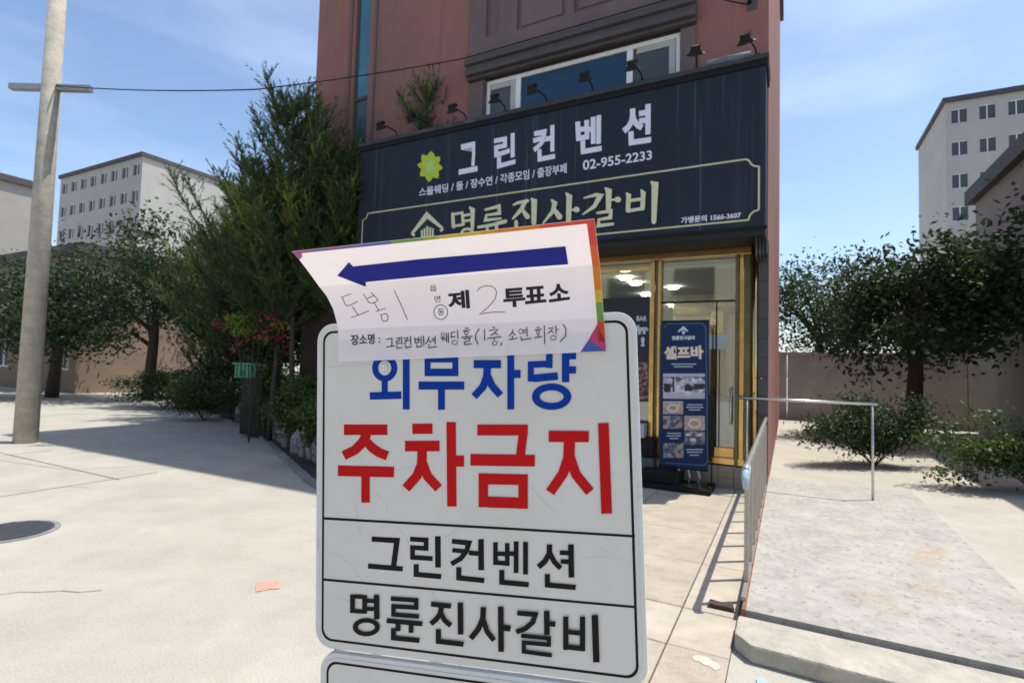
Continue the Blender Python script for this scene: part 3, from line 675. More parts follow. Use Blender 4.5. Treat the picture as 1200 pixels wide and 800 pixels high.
G().tube([(.02, -.12, 1.21), (.04, -.2, 1.195), (1.5, -.2, 1.195)], .017, 10).build('rail', steel_m, hr2, FM, smooth=True)
for u in (.142, 1.45): G().tube([(u, -.2, .012), (u, -.2, 1.18)], .014, 10).build('post', steel_m, hr2, FM, smooth=True)
G().tube([(.2, -.04, 1.45), (.30, -.12, 1.45)], .012, 8).build('knob', steel_m, hr2, FM)
rp_ = thing('ramp', 'white painted steel ramp plate with a rusty edge and a concrete sill', 'ramp', (1, -2, 0), FM)
G().box(.372, 1.95, -4.0, .6, .06, .115).build('plate', plate_m, rp_, FM)
G().box(.352, .370, -4.02, .6, .0, .125).build('rusty_edge', rust_m, rp_, FM, bevel=.003)
for o in (.6, 1.25, 1.9, 2.55, 3.2): G().box(.338, .372, -o-.02, -o+.02, .126, .135).build('rust_tab', rust_m, rp_, FM)
sill = [(.335, 4.04), (.335, 4.28), (.42, 4.38), (1.98, 4.43), (1.98, 4.04)]
G().prism(sill, lambda a, b, d: (a, -b, d), 0, .095).build('concrete_sill', slabc_m, rp_, FM, bevel=.014)
debris('dark_pebble', .22, 3.80, .012, .14, .06, .03, mat('dark_leaf_litter', (.06, .045, .035), .9), 'dark scrap of debris on the paving by the ramp corner', 'debris')

# ================================================================== VEGETATION
def mesh_np(name, V, ma, parent, per=3):
    n = len(V)//per; me = bpy.data.meshes.new(name)
    me.vertices.add(len(V)); me.vertices.foreach_set('co', V.astype(np.float32).ravel())
    me.loops.add(len(V)); me.loops.foreach_set('vertex_index', np.arange(len(V), dtype=np.int32))
    me.polygons.add(n); me.polygons.foreach_set('loop_start', np.arange(0, len(V), per, dtype=np.int32)); me.update(calc_edges=True)
    return link(name, me, ma, parent, ID)
def unit(a): return a/np.maximum(np.linalg.norm(a, axis=-1, keepdims=True), 1e-6)
def pine(u, out, H, Rad, seed, label, z0=.8, nl=46, needles=22, young=.25, rise=.5, dens=1., top=None, nlen=.085, name='pine_tree', nw=.007, yz=0):
    rg = np.random.default_rng(seed); base = FM @ Vector((u, -out, 0)); b = np.array(base)
    t = thing(name, label, 'tree', base, group='pines beside the building')
    lean = rg.uniform(-.06, .06, 2); ax = lambda z: b+np.array([lean[0]*z, lean[1]*z, z])
    G().tube([ax(z) for z in np.linspace(0, H, 8)], list(np.linspace(.022*H**.5+.01, .008, 8)), 8).build('trunk', bark, t, smooth=True)
    limbs = G(); so_, sd_, yy = [], [], []
    for k in range(nl):
        f = (k+rg.random())/nl; z = z0+(H-z0)*f; L = Rad*(1-.72*f**2.6)*rg.uniform(.5, 1.15); az = rg.uniform(0, 2*math.pi)
        d = np.array([math.cos(az), math.sin(az), 0]); pts = []
        for s_ in np.linspace(0, 1, 6): pts.append(ax(z)+d*L*s_+np.array([0, 0, L*rise*(s_**1.6)-.1*L*s_]))
        limbs.tube(pts, list(np.linspace(.02, .005, 6)), 5, cap=False)
        ns = int(60*L*dens)+8
        for q in range(ns):
            s_ = rg.uniform(.22, 1.0); i_ = min(int(s_*5), 4); p = pts[i_]*(1-(s_*5-i_))+pts[i_+1]*(s_*5-i_)
            sd = d*rg.uniform(.1, .7)+np.array([rg.normal(0, .45), rg.normal(0, .45), rg.uniform(.35, 1.35)]); sd = sd/np.linalg.norm(sd)
            ln_ = rg.uniform(.14, .38)*(.8+.25*s_); so_.append(p); sd_.append(sd*ln_); yy.append(rg.random() < young and z >= yz)
    limbs.build('limbs', bark, t)
    so_ = np.array(so_); sd_ = np.array(sd_); yy = np.array(yy)
    for flag, nm, mm in ((False, 'crown', pine_m), (True, 'young_shoots', pine_y)):
        S, D = so_[yy == flag], sd_[yy == flag]
        if not len(S): continue
        S = np.repeat(S, needles, 0); D = np.repeat(D, needles, 0); n = len(S)
        f = rg.random((n, 1)); p = S+D*f; dn = unit(D); r_ = rg.normal(size=(n, 3)); side = unit(np.cross(dn, r_))
        nd = unit(dn*rg.uniform(.8, 1.5, (n, 1))+side*.6); l = nlen*rg.uniform(.6, 1.1, (n, 1)); wv = unit(np.cross(nd, rg.normal(size=(n, 3))))*nw
        V = np.empty((n, 3, 3)); V[:, 0] = p-wv; V[:, 1] = p+wv; V[:, 2] = p+nd*l
        mesh_np(nm, V.reshape(-1, 3), mm, t)
    return t
def leafcloud(rg, c, rad, n, size, clumps=26, hollow=.35):
    cl = unit(rg.normal(size=(clumps, 3)))*rg.uniform(hollow, 1, (clumps, 1)); k = rg.integers(0, clumps, n)
    p = np.array(c)+(cl[k]+rg.normal(size=(n, 3))*.16)*np.array(rad)
    nm = unit(rg.normal(size=(n, 3))+np.array([0, 0, .9])); a = unit(np.cross(nm, rg.normal(size=(n, 3)))); b = np.cross(nm, a)
    s = size*rg.uniform(.6, 1.25, (n, 1)); V = np.empty((n, 4, 3))
    V[:, 0] = p-a*s; V[:, 1] = p+b*s*.5; V[:, 2] = p+a*s; V[:, 3] = p-b*s*.5
    return V.reshape(-1, 3)
def bush(name, label, cat, u, out, rad, seed, m=leaf_b, n=6000, size=.03, zc=None, group=None, clumps=30, extra=None):
    rg = np.random.default_rng(seed); base = FM @ Vector((u, -out, 0)); t = thing(name, label, cat, base, group=group or ('hedge bushes' if name == 'hedge_bush' else 'rose bushes'))
    zc = zc if zc is not None else rad[2]*.9
    V = leafcloud(rg, (base.x, base.y, zc), rad, n, size, clumps); V[:, 2] = np.maximum(V[:, 2], .02)
    mesh_np('foliage', V, m, t, 4)
    st_ = G()
    for k in range(7):
        a = rg.uniform(0, 6.28); st_.tube([base, base+Vector((math.cos(a)*rad[0]*.3, math.sin(a)*rad[1]*.3, zc*.6)), base+Vector((math.cos(a)*rad[0]*.6, math.sin(a)*rad[1]*.6, zc+rad[2]*.3))], [.012, .009, .004], 5)
    st_.build('stems', bark, t)
    if extra:
        for nm, mm, nn, sz in extra:
            W = leafcloud(rg, (base.x, base.y, zc), (rad[0]*1.12, rad[1]*1.12, rad[2]*1.05), nn, sz, 14, .8)
            mesh_np(nm, W, mm, t, 4)['kind'] = 'stuff'
    return t
pine(-7.35, .75, 6.2, 1.15, 11, 'dark pine growing against the left end of the signboard', z0=2.1, nl=84, young=.14, dens=1.0, rise=1.2)
pine(-6.75, .42, 5.2, .66, 14, 'narrow dark pine squeezed between the signboard end and the tall window', z0=2.3, nl=60, young=.10, dens=1.6, rise=1.0)
pine(-8.25, .6, 4.9, 1.7, 12, 'tall pine with upright shoots against the sky left of the building', z0=1.9, nl=66, young=.16, dens=.85, rise=1.2)
pine(-7.75, .92, 4.25, 1.3, 15, 'young pine with bright yellow-green shoots in front of the taller pines', z0=1.9, nl=46, young=.85, dens=1.0, rise=1.0, yz=2.9)
pine(-9.9, -.7, 5.2, 1.9, 13, 'dark pine at the left edge standing behind the planting bed', z0=1.2, nl=84, young=.06, dens=1.1, rise=.8)
pine(-12.2, -1.9, 5.6, 2.0, 17, 'broad pine farther left along the lane', z0=.7, nl=80, young=.2, dens=.9, rise=.9)
pine(-15.0, -2.9, 5.2, 2.0, 20, 'last broad pine of the row along the lane', z0=.6, nl=64, young=.2, dens=.8, rise=.9)
pine(-9.6, -3.6, 4.6, 2.4, 18, 'shaded pine standing behind the building corner', z0=.6, nl=60, young=.03, dens=.8)
pine(-4.95, .30, 6.3, .58, 19, 'small conifer top rising behind the signboard in front of the red wall', z0=5.0, nl=24, young=.25, rise=1.0, dens=.5, nw=.005)
def broadleaf(u, out, H, rad, seed, label, m=leaf_d, n=9000, size=.09):
    rg = np.random.default_rng(seed); base = FM @ Vector((u, -out, 0)); t = thing('broadleaf_tree', label, 'tree', base, group='leafy trees around the site')
    tr = G(); tr.tube([base, base+Vector((.1, 0, H*.35)), base+Vector((.05, .1, H*.75))], [.2, .15, .06], 8)
    for k in range(7):
        a = rg.uniform(0, 6.28); z = H*rg.uniform(.3, .6); tr.tube([base+Vector((0, 0, z)), base+Vector((math.cos(a)*rad*.4, math.sin(a)*rad*.4, z+H*.15)), base+Vector((math.cos(a)*rad*.75, math.sin(a)*rad*.75, z+H*.22))], [.08, .05, .02], 6)
    tr.build('trunk', bark, t, smooth=True)
    mesh_np('crown', leafcloud(rg, (base.x, base.y, H*.64), (rad, rad, H*.36), n, size, 46), m, t, 4)
broadleaf(-14, -4, 4.6, 2.4, 21, 'dark leafy tree behind the pines at the left edge'); broadleaf(-19, -3, 6, 3, 22, 'round dark tree farther along the lane on the left')
broadleaf(-13.5, -10, 5.5, 3, 24, 'shaded leafy tree deep behind the pines'); broadleaf(-24, 5, 6, 3, 25, 'leafy tree beyond the lane at the far left')
broadleaf(6.5, -9, 6, 2.6, 26, 'leafy tree behind the ramp at the right'); broadleaf(10.5, -6, 5, 2.4, 27, 'lower leafy tree at the far right', leaf_b)
# planting bed, its kerb and edging stones
bedp = [(-19, -3.6), (-9.6, -.2), (-8.2, .62), (-6.5, 1.60), (-4.74, 2.62), (-3.3, 3.3), (-3.0, 2.6), (-3.0, .0), (-8.03, .0), (-8.03, -2), (-19, -8)]
bed = G().prism(bedp, lambda a, b, d: (a, -b, d), .001, .05).build('planting_bed', soil_m, None, FM); struct(bed)
ed = thing('bed_edging', 'low kerb and upright grey stones edging the planting bed', 'edging', (-6.5, -1.6, 0), FM)
kline = [Vector((a, b, 0)) for a, b in bedp[0:6]]
for a, b in zip(kline, kline[1:]):
    d = (b-a); n = max(1, int(d.length/.62)); d1 = d.normalized(); nn = Vector((-d1.y, d1.x, 0))
    for i in range(n):
        p, q = a+d*(i/n)+d1*.004, a+d*((i+1)/n)-d1*.004
        vs = [(p+nn*.0), (q+nn*.0), (q+nn*.10), (p+nn*.10)]
        G().add([(v.x, -v.y, .0) for v in vs]+[(v.x, -v.y, .045+.004*(i % 2)) for v in vs], [(0, 3, 2, 1), (4, 5, 6, 7), (0, 1, 5, 4), (1, 2, 6, 5), (2, 3, 7, 6), (3, 0, 4, 7)]).build('kerb_stone', rock_m, ed, FM, bevel=.008)
rr = random.Random(5)
for k in range(26):
    f = k/25; a, b = Vector((-11.0, -.62)), Vector((-3.6, 3.05)); p = a.lerp(b, f)+Vector((rr.uniform(-.05, .05), -.22+rr.uniform(-.05, .05)))
    bm = bmesh.new(); bmesh.ops.create_icosphere(bm, subdivisions=1, radius=1)
    s_ = (rr.uniform(.09, .15), rr.uniform(.08, .12), rr.uniform(.17, .34))
    for v in bm.verts: v.co = Vector((v.co.x*s_[0]*rr.uniform(.8, 1.15), v.co.y*s_[1]*rr.uniform(.8, 1.15), v.co.z*s_[2]))
    me = bpy.data.meshes.new('edging_stone'); bm.to_mesh(me); bm.free(); me.transform(Matrix.Translation((p.x, -p.y, .05+s_[2]*.55))); link('edging_stone', me, rock_m, ed, FM)
bush('hedge_bush', 'rounded green bush beside the left edge of the sign', 'bush', -6.6, .95, (.8, .6, .58), 31, leaf_b, 11000, zc=.78)
bush('hedge_bush', 'dark green bush behind the stones at the left edge', 'bush', -7.9, .45, (.85, .55, .62), 32, leaf_b, 11000, zc=.85)
bush('hedge_bush', 'low bush hidden behind the sign in the planting bed', 'bush', -5.2, 1.9, (.7, .5, .45), 33, leaf_b, 6000, zc=.6)
bush('hedge_bush', 'dark bush continuing the hedge left along the lane', 'bush', -9.9, -.75, (1.2, .5, .75), 34, leaf_d, 7000, zc=.8)
bush('hedge_bush', 'wide dark bush at the far end of the planting bed', 'bush', -13, -2.0, (1.3, .8, .8), 35, leaf_d, 7000, zc=.8, size=.04)
bush('rose_bush', 'rose bush with red flowers and yellow-green leaves left of the shade-darkened wall', 'rose bush', -8.05, 1.1, (.6, .45, .32), 36, leaf_y, 1300, size=.035, zc=2.15, clumps=14, extra=[('flowers', rose_m, 130, .045)])
bush('rose_bush', 'second rose bush with red and white blooms above the green planter', 'rose bush', -8.0, .8, (.55, .35, .30), 37, leaf_d, 4000, size=.035, zc=1.75, extra=[('red_flowers', rose_m, 170, .045), ('white_flowers', wflower_m, 45, .022)])
gpn = thing('green_planter', 'green ribbed plastic planter below the roses', 'planter', (-8.6, -.5, 0), FM)
G().box(-9.10, -8.12, -.72, -.42, 1.14, 1.40).build('tub', green_plastic, gpn, FM, bevel=.02); G().box(-9.13, -8.09, -.75, -.39, 1.40, 1.44).build('rim', green_plastic, gpn, FM, bevel=.01)
for k in range(8): G().box(-9.06+k*.12, -9.02+k*.12, -.735, -.721, 1.16, 1.39).build('rib', green_plastic, gpn, FM)
G().box(-8.95, -8.25, -.65, -.45, .045, 1.138).build('stand', black_m, gpn, FM)

# ================================================================== SURROUNDINGS OUTSIDE THE PHOTOGRAPH'S FRAME
def block(name, label, u0, u1, y0, y1, H, wm, nu, nz_):
    t = thing(name, label, 'building', ((u0+u1)/2, y0, 0), FM)
    hl = []
    for i in range(nu):
        for j in range(nz_):
            wd = (u1-u0)/nu; a = u0+wd*(i+.22); b = u0+wd*(i+.78); c = H/nz_*(j+.32); d = H/nz_*(j+.78); hl.append((a, b, c, d))
    g = wall_grid(u0, u1, 0, H, hl, -y0, .15)
    g.quad((u0, y0, 0), (u0, y0, H), (u0, y1, H), (u0, y1, 0)); g.quad((u1, y0, 0), (u1, y1, 0), (u1, y1, H), (u1, y0, H)); g.quad((u0, y1, 0), (u0, y1, H), (u1, y1, H), (u1, y1, 0))
    g.build('wall', wm, t, FM, recalc=False); G().box(u0-.2, u1+.2, y0-.2, y1+.2, H, H+.4).build('roof', cornice_m, t, FM)
    for a, b, c, d in hl:
        f = G(); f.box(a, b, y0+.08, y0+.14, d-.06, d); f.box(a, b, y0+.08, y0+.14, c, c+.06); f.box((a+b)/2-.03, (a+b)/2+.03, y0+.083, y0+.137, c+.06, d-.06)
        f = f.build('window', white_frame, t, FM); G().box(a, b, y0+.145, y0+.15, c, d).build('pane', grey_pane, f, FM)
block('apartment_block', 'pale apartment block beyond the trees at the far left', -60, -42, -2, 8, 12, mat('pale_wall', (.36, .33, .29), .85, var=.06, scale=1), 6, 4)
block('opposite_building', 'beige building across the street facing the storefront, seen only in its glass', -13, 9, -22, -30, 8, mat('beige_render', (.55, .50, .38), .85, var=.08, scale=1), 6, 2)
block('neighbouring_building', 'grey rendered neighbouring building right of the ramp', 5.4, 15, 2.5, 12, 6.6, mat('grey_render', (.30, .285, .26), .9, var=.14, scale=1.2, bump=.4, bscale=60), 4, 2)
fn = thing('boundary_wall', 'low rendered boundary wall behind the ramp and hedge', 'wall', (4, 13, 0), FM)
wm_ = mat('render_wall', (.34, .32, .28), .9, var=.15, scale=2)
for k in range(18): G().box(-9.0+k*2.4, -9.0+k*2.4+2.38, 12.9, 13.1, 0, 2.2).build('wall_panel', wm_, fn, FM)
G().box(-9.1, 34.3, 12.85, 13.15, 2.2, 2.28).build('coping', slabc_m, fn, FM)
block('tower_block', 'pale tower block far behind the neighbouring building', 12, 26, 46, 56, 24, mat('tower_wall', (.42, .40, .37), .85, var=.08, scale=.5), 8, 9)
block('tower_block', 'second pale tower block, beyond the trees at the far left', -75, -58, 22, 34, 22, mat('tower_wall_b', (.40, .385, .36), .85, var=.08, scale=.5), 8, 8)
block('long_house', 'low brown house beyond the lane at the left', -40, -24, 3, 12, 5.5, mat('brown_render', (.22, .16, .12), .9, var=.12, scale=1), 6, 2)
for (a, b, h, r_, sd_, lb) in ((-18, -6, 5.5, 2.6, 41, 'leafy tree behind the last pine at the far left'), (-22, -1.5, 5, 2.4, 42, 'leafy tree in front of the low brown house'), (-30, 2.5, 6, 3, 43, 'leafy tree at the far end of the lane'), (3.2, -8, 5, 2.0, 44, 'leafy tree close behind the ramp'), (1.6, -15.5, 6, 2.6, 46, 'leafy tree rising behind the boundary wall by the building'), (6, -16, 5.5, 2.8, 47, 'leafy tree rising behind the middle of the boundary wall'), (18, -10, 6, 3, 48, 'leafy tree at the far right beyond the neighbouring building'), (-26, -9, 7, 3.5, 49, 'large leafy tree behind the low brown house'), (-12, -7, 6.5, 3, 45, 'tall shaded tree behind the restaurant building corner')):
    broadleaf(a, b, h, r_, sd_, lb, leaf_b if sd_ % 2 else leaf_d, 12000, .08)
bush('hedge_bush', 'long hedge bush at the foot of the neighbouring building', 'bush', 3.6, -2.2, (1.6, .5, .5), 51, leaf_b, 9000, zc=.55, size=.035)
bush('hedge_bush', 'hedge bush behind the far end of the ramp', 'bush', 1.9, -3.4, (1.3, .6, .6), 52, leaf_d, 9000, zc=.6, size=.035)
bush('hedge_bush', 'dark bush at the foot of the last pine', 'bush', -15.5, -1.6, (1.5, .7, .6), 53, leaf_d, 8000, zc=.6, size=.04)
bush('hedge_bush', 'dark bush at the foot of the broad pine', 'bush', -11.9, -.5, (1.2, .6, .55), 54, leaf_b, 8000, zc=.6, size=.035)
ac = thing('air_conditioner', 'white air conditioner unit on the wall of the neighbouring building', 'air conditioner', (5.9, 2.2, 2.9), FM)
G().box(5.5, 6.35, 2.12, 2.45, 2.85, 3.45).build('case', plate_m, ac, FM, bevel=.02); G().tube([(5.82, 2.115, 3.15), (5.82, 2.09, 3.15)], .22, 20).build('fan_grille', int_dark, ac, FM)
# expansion joints and a drain cover in the open concrete
jn = G()
for k in range(1, 12):
    u0 = -3.8-2.9*k; jn.box(u0, u0+.012, -14, -3.4 if k < 4 else 6, .0012, .0022)
for k in range(5):
    o = 3.9+2.6*k; jn.box(-40, -6.6, -o, -o+.012, .0030, .0038)
jn.v = jn.v
jo = jn.build('expansion_joints', joint_m, None, FM); struct(jo)
ck = []
rq = random.Random(8)
for (u0, o0, a0) in ((-3.3, 5.6, 2.6), (-6.4, 4.3, 3.4), (-4.6, 6.3, 1.9), (-9.5, 5.2, 3.0)):
    p = [Vector((u0, o0))]; a = a0
    for q in range(14): a += rq.uniform(-.5, .5); p.append(p[-1]+Vector((math.cos(a), math.sin(a)))*.12)
    ck.append(stroke2d(p, [.006-.0003*q for q in range(15)]))
for k, c_ in enumerate(ck):
    o_ = print_on('crack', [c_], lambda u, o, h: FM @ Vector((u, -o, h)), joint_m, None, base=.0045); o_['kind'] = 'structure'
mh = thing('manhole_cover', 'round iron manhole cover in the pale concrete at the far left', 'manhole cover', (-5.2, -5.4, 0), FM)
G().tube([(-5.2, -5.4, .001), (-5.2, -5.4, .009)], .33, 32).build('rim', rock_m, mh, FM); G().tube([(-5.2, -5.4, .0095), (-5.2, -5.4, .013)], .29, 32).build('lid', slate_m, mh, FM)
for a in range(-4, 5):
    L_ = math.sqrt(.27**2-(a*.06)**2); G().box(-5.2+a*.06-.015, -5.2+a*.06+.015, -5.4-L_, -5.4+L_, .0135, .018).build('lid_rib', slate_m, mh, FM)

# ================================================================== THE STANDING SIGN
TL = Vector((-.314, .848, 1.560)); AX = Vector((.484, -.124, .022)); AY = Vector((.023, -.008, -.500))
def exact_sign():
    c = [(371.3, 380), (745.5, 364.3), (760, 808), (369, 757.5)]; src = [(0, 0), (1, 0), (1, 1), (0, 1)]; A_ = []
    for (x, y), (u_, v_) in zip(src, c):
        u_ -= 600; v_ -= 400
        A_.append([x, y, 1, 0, 0, 0, -u_*x, -u_*y, -u_]); A_.append([0, 0, 0, x, y, 1, -v_*x, -v_*y, -v_])
    h = np.linalg.svd(np.array(A_))[2][-1].reshape(3, 3); m_ = np.diag([1/FPX, 1/FPX, 1]) @ h
    if m_[2, 2] < 0: m_ = -m_
    s_ = .5/np.linalg.norm(m_[:, 0]); W = lambda v: RT*v[0]-UPV*v[1]+FWD*v[2]
    return W(m_[:, 2]*s_)+CAM, W(m_[:, 0]*s_), W(m_[:, 1]*s_)
TL, AX, AY = exact_sign()
SN = AX.cross(AY).normalized(); SN = SN if SN.dot(CAM-TL) > 0 else -SN
def sp_(a, b, o=0): return TL+AX*a+AY*b+SN*o
def sign_px(x, y, o): return hit(x, y, TL+SN*o, SN)
sg = thing('parking_sign', 'grey-white standing sign with blue, red and black Korean lettering', 'sign', (sp_(.5, .5).x, sp_(.5, .5).y, 0))
def rrect(x0, x1, y0, y1, r, n=7):
    out = []
    for cx, cy, a0 in ((x1-r, y0+r, -90), (x1-r, y1-r, 0), (x0+r, y1-r, 90), (x0+r, y0+r, 180)):
        for k in range(n+1): a = R(a0+90*k/n); out.append((cx+r*math.cos(a), cy+r*math.sin(a)))
    return out
def board(y0, y1, x0, x1, nm, rad=.055):
    o = G().prism(rrect(x0, x1, y0, y1, rad), lambda a, b, d: sp_(a, b, d), -.012, -.0012).build(nm+'_rim', rim_m, sg, bevel=.0012)
    f = G().prism(rrect(x0+.013, x1-.013, y0+.013, y1-.013, rad*.85), lambda a, b, d: sp_(a, b, d), -.0011, 0).build(nm, board_m, sg)
    ln = rrect(x0+.0235, x1-.0235, y0+.0235, y1-.0235, rad*.62); t = .0068; inn_ = rrect(x0+.0235+t, x1-.0235-t, y0+.0235+t, y1-.0235-t, rad*.62-t*.6)
    n = len(ln); G().add([sp_(a, b, .0003) for a, b in ln+inn_], [(i, (i+1) % n, (i+1) % n+n, i+n) for i in range(n)]).build(nm+'_outline', signk, sg)
    return f
board(0, 1, 0, 1, 'board'); board(1.012, 1.9, .018, 1.0, 'lower_board')
print_on('divider_lines', [stroke2d([(378.5, 607), (600, 619.3), (744, 628)], 2.9), stroke2d([(377.5, 678.5), (600, 698), (746, 711)], 2.8)], sign_px, signk, sg, base=.00035)
bl = []
def S(lst, pts, wd): lst.append(stroke2d(pts, wd))
bl.append(ring2d(450.8, 431, 11.2, 12.3, 7.2, 7.2)); S(bl, [(450.8, 445.5), (450.8, 461)], 7.2); S(bl, [(433.3, 463.8), (470.3, 462.8)], 8.7); S(bl, [(476, 405), (476, 479.6)], 8)
S(bl, [(501, 404), (501, 440.6)], 7); S(bl, [(533.6, 404), (533.6, 440.6)], 7); S(bl, [(504.4, 420.6), (530.2, 420.6)], 8); S(bl, [(504.4, 436.2), (530.2, 436.2)], 8.7)
S(bl, [(490.5, 451.6), (544, 451.6)], 9.4); S(bl, [(517.3, 456), (517.3, 480)], 8)
S(bl, [(563, 413), (579, 413)], 7); S(bl, [(555, 426.5), (587, 426.5)], 9.4); S(bl, [(571, 431), (570.4, 441), (566, 453), (555.5, 464.5)], [8.8, 8.8, 8.6, 8.4]); S(bl, [(571.2, 440), (576.5, 452), (586.5, 463)], 8.4)
S(bl, [(598.5, 400), (598.5, 479.5)], 8); S(bl, [(602, 438), (610, 438)], 9.4)
S(bl, [(618, 408), (647.5, 406.5)], 7.5); S(bl, [(643.7, 404), (643.7, 431)], 7.6); S(bl, [(618.6, 427.2), (640, 426.3)], 7.6); S(bl, [(622, 423.5), (622, 447)], 7); S(bl, [(625, 443.2), (653.6, 440.4)], 8.8)
S(bl, [(662.8, 396), (662.8, 447.6)], 8.6); S(bl, [(666.5, 417), (675, 417)], 7.6); S(bl, [(666.5, 433.3), (675, 433.3)], 8.4)
bl.append(ring2d(646.4, 464.6, 18.6, 11.4, 9, 8))
print_on('blue_lettering', bl, sign_px, signb, sg)
rd = []
S(rd, [(403, 503.3), (453.9, 503.3)], 12.4); S(rd, [(430, 508), (425, 518), (416, 527), (402.6, 533.5)], [11, 11.5, 11, 11]); S(rd, [(427, 514), (435, 523.5), (444, 530), (454, 533.8)], [9, 11, 11, 11])
S(rd, [(395.9, 551.2), (461.8, 552.8)], 12.5); S(rd, [(428.3, 557), (428.3, 588.6)], 10)
S(rd, [(483.2, 502.3), (506.8, 502)], 12); S(rd, [(474.6, 522.5), (515.1, 522.3)], 12.4); S(rd, [(494.6, 528), (494.3, 543), (488.5, 557.5), (475.5, 572)], [11.3, 11.3, 11, 11]); S(rd, [(494.5, 541), (501, 558), (514, 571.8)], 10.8)
S(rd, [(528.6, 494.3), (529.5, 593.2)], 11); S(rd, [(534.2, 540), (543.8, 540)], 13)
S(rd, [(559.3, 503.6), (618.5, 503.6)], 12.8); S(rd, [(613, 508), (609.6, 535)], 10.4); S(rd, [(551.3, 538.4), (626.8, 539.6)], 13.6)
S(rd, [(566.4, 554.3), (566.4, 594)], 11); S(rd, [(613, 555.5), (613, 595.8)], 11); S(rd, [(571.6, 561), (607.8, 561.6)], 12.6); S(rd, [(571.6, 588), (607.8, 589)], 12.8)
S(rd, [(643, 511), (690, 511.3)], 13.2); S(rd, [(667.3, 516), (666.6, 536), (659.5, 555), (644.5, 576.6)], [13.2, 13.2, 11.6, 11.4]); S(rd, [(667.6, 534), (675, 556), (691.4, 576)], 11.4)
S(rd, [(707, 495.5), (710.9, 601.5)], 12.6)
print_on('red_lettering', rd, sign_px, signr, sg)
kk = []
S(kk, [(435.5, 631.2), (465.2, 633), (461.2, 663)], [6, 6.4, 6.4]); S(kk, [(431.2, 662.8), (472, 666.2)], 6)
S(kk, [(480.5, 631.2), (499.3, 632.4), (499.3, 642.2), (483.4, 641.2), (483.4, 652.6), (507, 654.2)], [5.6, 5.6, 5.6, 5.4, 5.6, 5.6]); S(kk, [(513, 628), (513.3, 664.6)], 6.6); S(kk, [(487.7, 660.6), (487.7, 672.6), (517, 675.2)], 6)
S(kk, [(529.5, 633.8), (549.5, 635.8), (546.5, 645.5), (540, 654), (528.8, 660.4)], [5.6, 6, 5.8, 5.8, 5.8]); S(kk, [(530, 644.2), (546, 645.8)], 5.2); S(kk, [(549.5, 647.3), (560.5, 648.2)], 5.6); S(kk, [(563.6, 631.4), (563.9, 667.7)], 6.6); S(kk, [(537.6, 664.2), (537.6, 676.8), (567.5, 679.8)], 6)
S(kk, [(580.6, 635), (580.6, 661.6)], 5.4); S(kk, [(594.4, 636), (594.4, 662.6)], 5.4); S(kk, [(583, 648.3), (592, 648.8)], 5.2); S(kk, [(583, 659), (592, 659.6)], 5.4); S(kk, [(597, 648.2), (602, 648.4)], 5.4)
S(kk, [(604.8, 634), (604.8, 671)], 5.6); S(kk, [(615.8, 634.6), (615.8, 672.7)], 5.8); S(kk, [(588, 667.4), (588, 681.8), (619.6, 684.8)], 6)
S(kk, [(644, 637.6), (643.7, 648), (638.5, 657.5), (631, 664)], 6.4); S(kk, [(644.4, 648), (649.5, 658), (657, 665.6)], 6); S(kk, [(656, 647.2), (666, 647.7)], 5.4); S(kk, [(657, 657.4), (666, 658)], 5.4); S(kk, [(669, 637.6), (669.6, 676.3)], 6.6); S(kk, [(641.4, 672.3), (641.4, 685), (674.6, 688)], 6)
S(kk, [(413, 696.2), (413, 717.8)], 5.6); S(kk, [(427.2, 697), (427.2, 718.6)], 5.6); S(kk, [(415.8, 698.4), (424.4, 699)], 5); S(kk, [(415.8, 715.6), (424.4, 716.2)], 5); S(kk, [(430, 703.4), (438, 704)], 4.8); S(kk, [(430, 712.8), (438, 713.4)], 4.8); S(kk, [(441, 696.6), (441.5, 725.2)], 6.4); kk.append(ring2d(429.2, 734.4, 13, 8, 5.8, 5.2))
S(kk, [(458, 701), (487.6, 703), (487.6, 711.6), (461, 710), (461, 719.6), (491, 722)], 5.2); S(kk, [(453, 726.7), (494.8, 730.6)], 5.6); S(kk, [(466.4, 730), (466.4, 739)], 5.6); S(kk, [(481.6, 731.4), (481.6, 741)], 5.6); S(kk, [(461, 735.6), (461, 747), (491.4, 750)], 5.8)
S(kk, [(505, 707.4), (528.4, 709.8)], 5.8); S(kk, [(517.2, 711), (515.6, 719), (511, 725.4), (504.8, 730.6)], 6); S(kk, [(516.4, 718), (521, 726.5), (528.2, 732.6)], 5.8); S(kk, [(539.4, 705.6), (539.8, 743)], 6.4); S(kk, [(513.6, 736.8), (513.6, 751), (543.2, 754.4)], 6)
S(kk, [(566.4, 711), (565.8, 724), (560.6, 736.5), (551.6, 747.8)], 6.4); S(kk, [(566, 725), (571, 740), (579, 750)], 6); S(kk, [(586.8, 710.5), (587.2, 763.2)], 6.6); S(kk, [(590, 735), (598.2, 736)], 7)
S(kk, [(606, 717.8), (627.3, 719.6), (624.4, 728.5), (616, 736), (604.8, 740)], [5.6, 6, 6, 5.8, 5.8]); S(kk, [(640.6, 715.4), (641, 743.5)], 6.6); S(kk, [(644, 730.4), (650.8, 731)], 6); S(kk, [(610.6, 744.4), (643.2, 747.4), (643.2, 755), (613.8, 752.4), (613.8, 763), (646.8, 767.4)], 4.9)
S(kk, [(663, 722), (663, 761)], 6.2); S(kk, [(682.6, 722), (682.6, 762.6)], 6.2); S(kk, [(666, 740), (679.6, 741.6)], 5.6); S(kk, [(666, 757.6), (679.6, 759.4)], 6); S(kk, [(697, 720.2), (698.9, 775.6)], 7.6)
print_on('black_lettering', kk, sign_px, signk, sg)
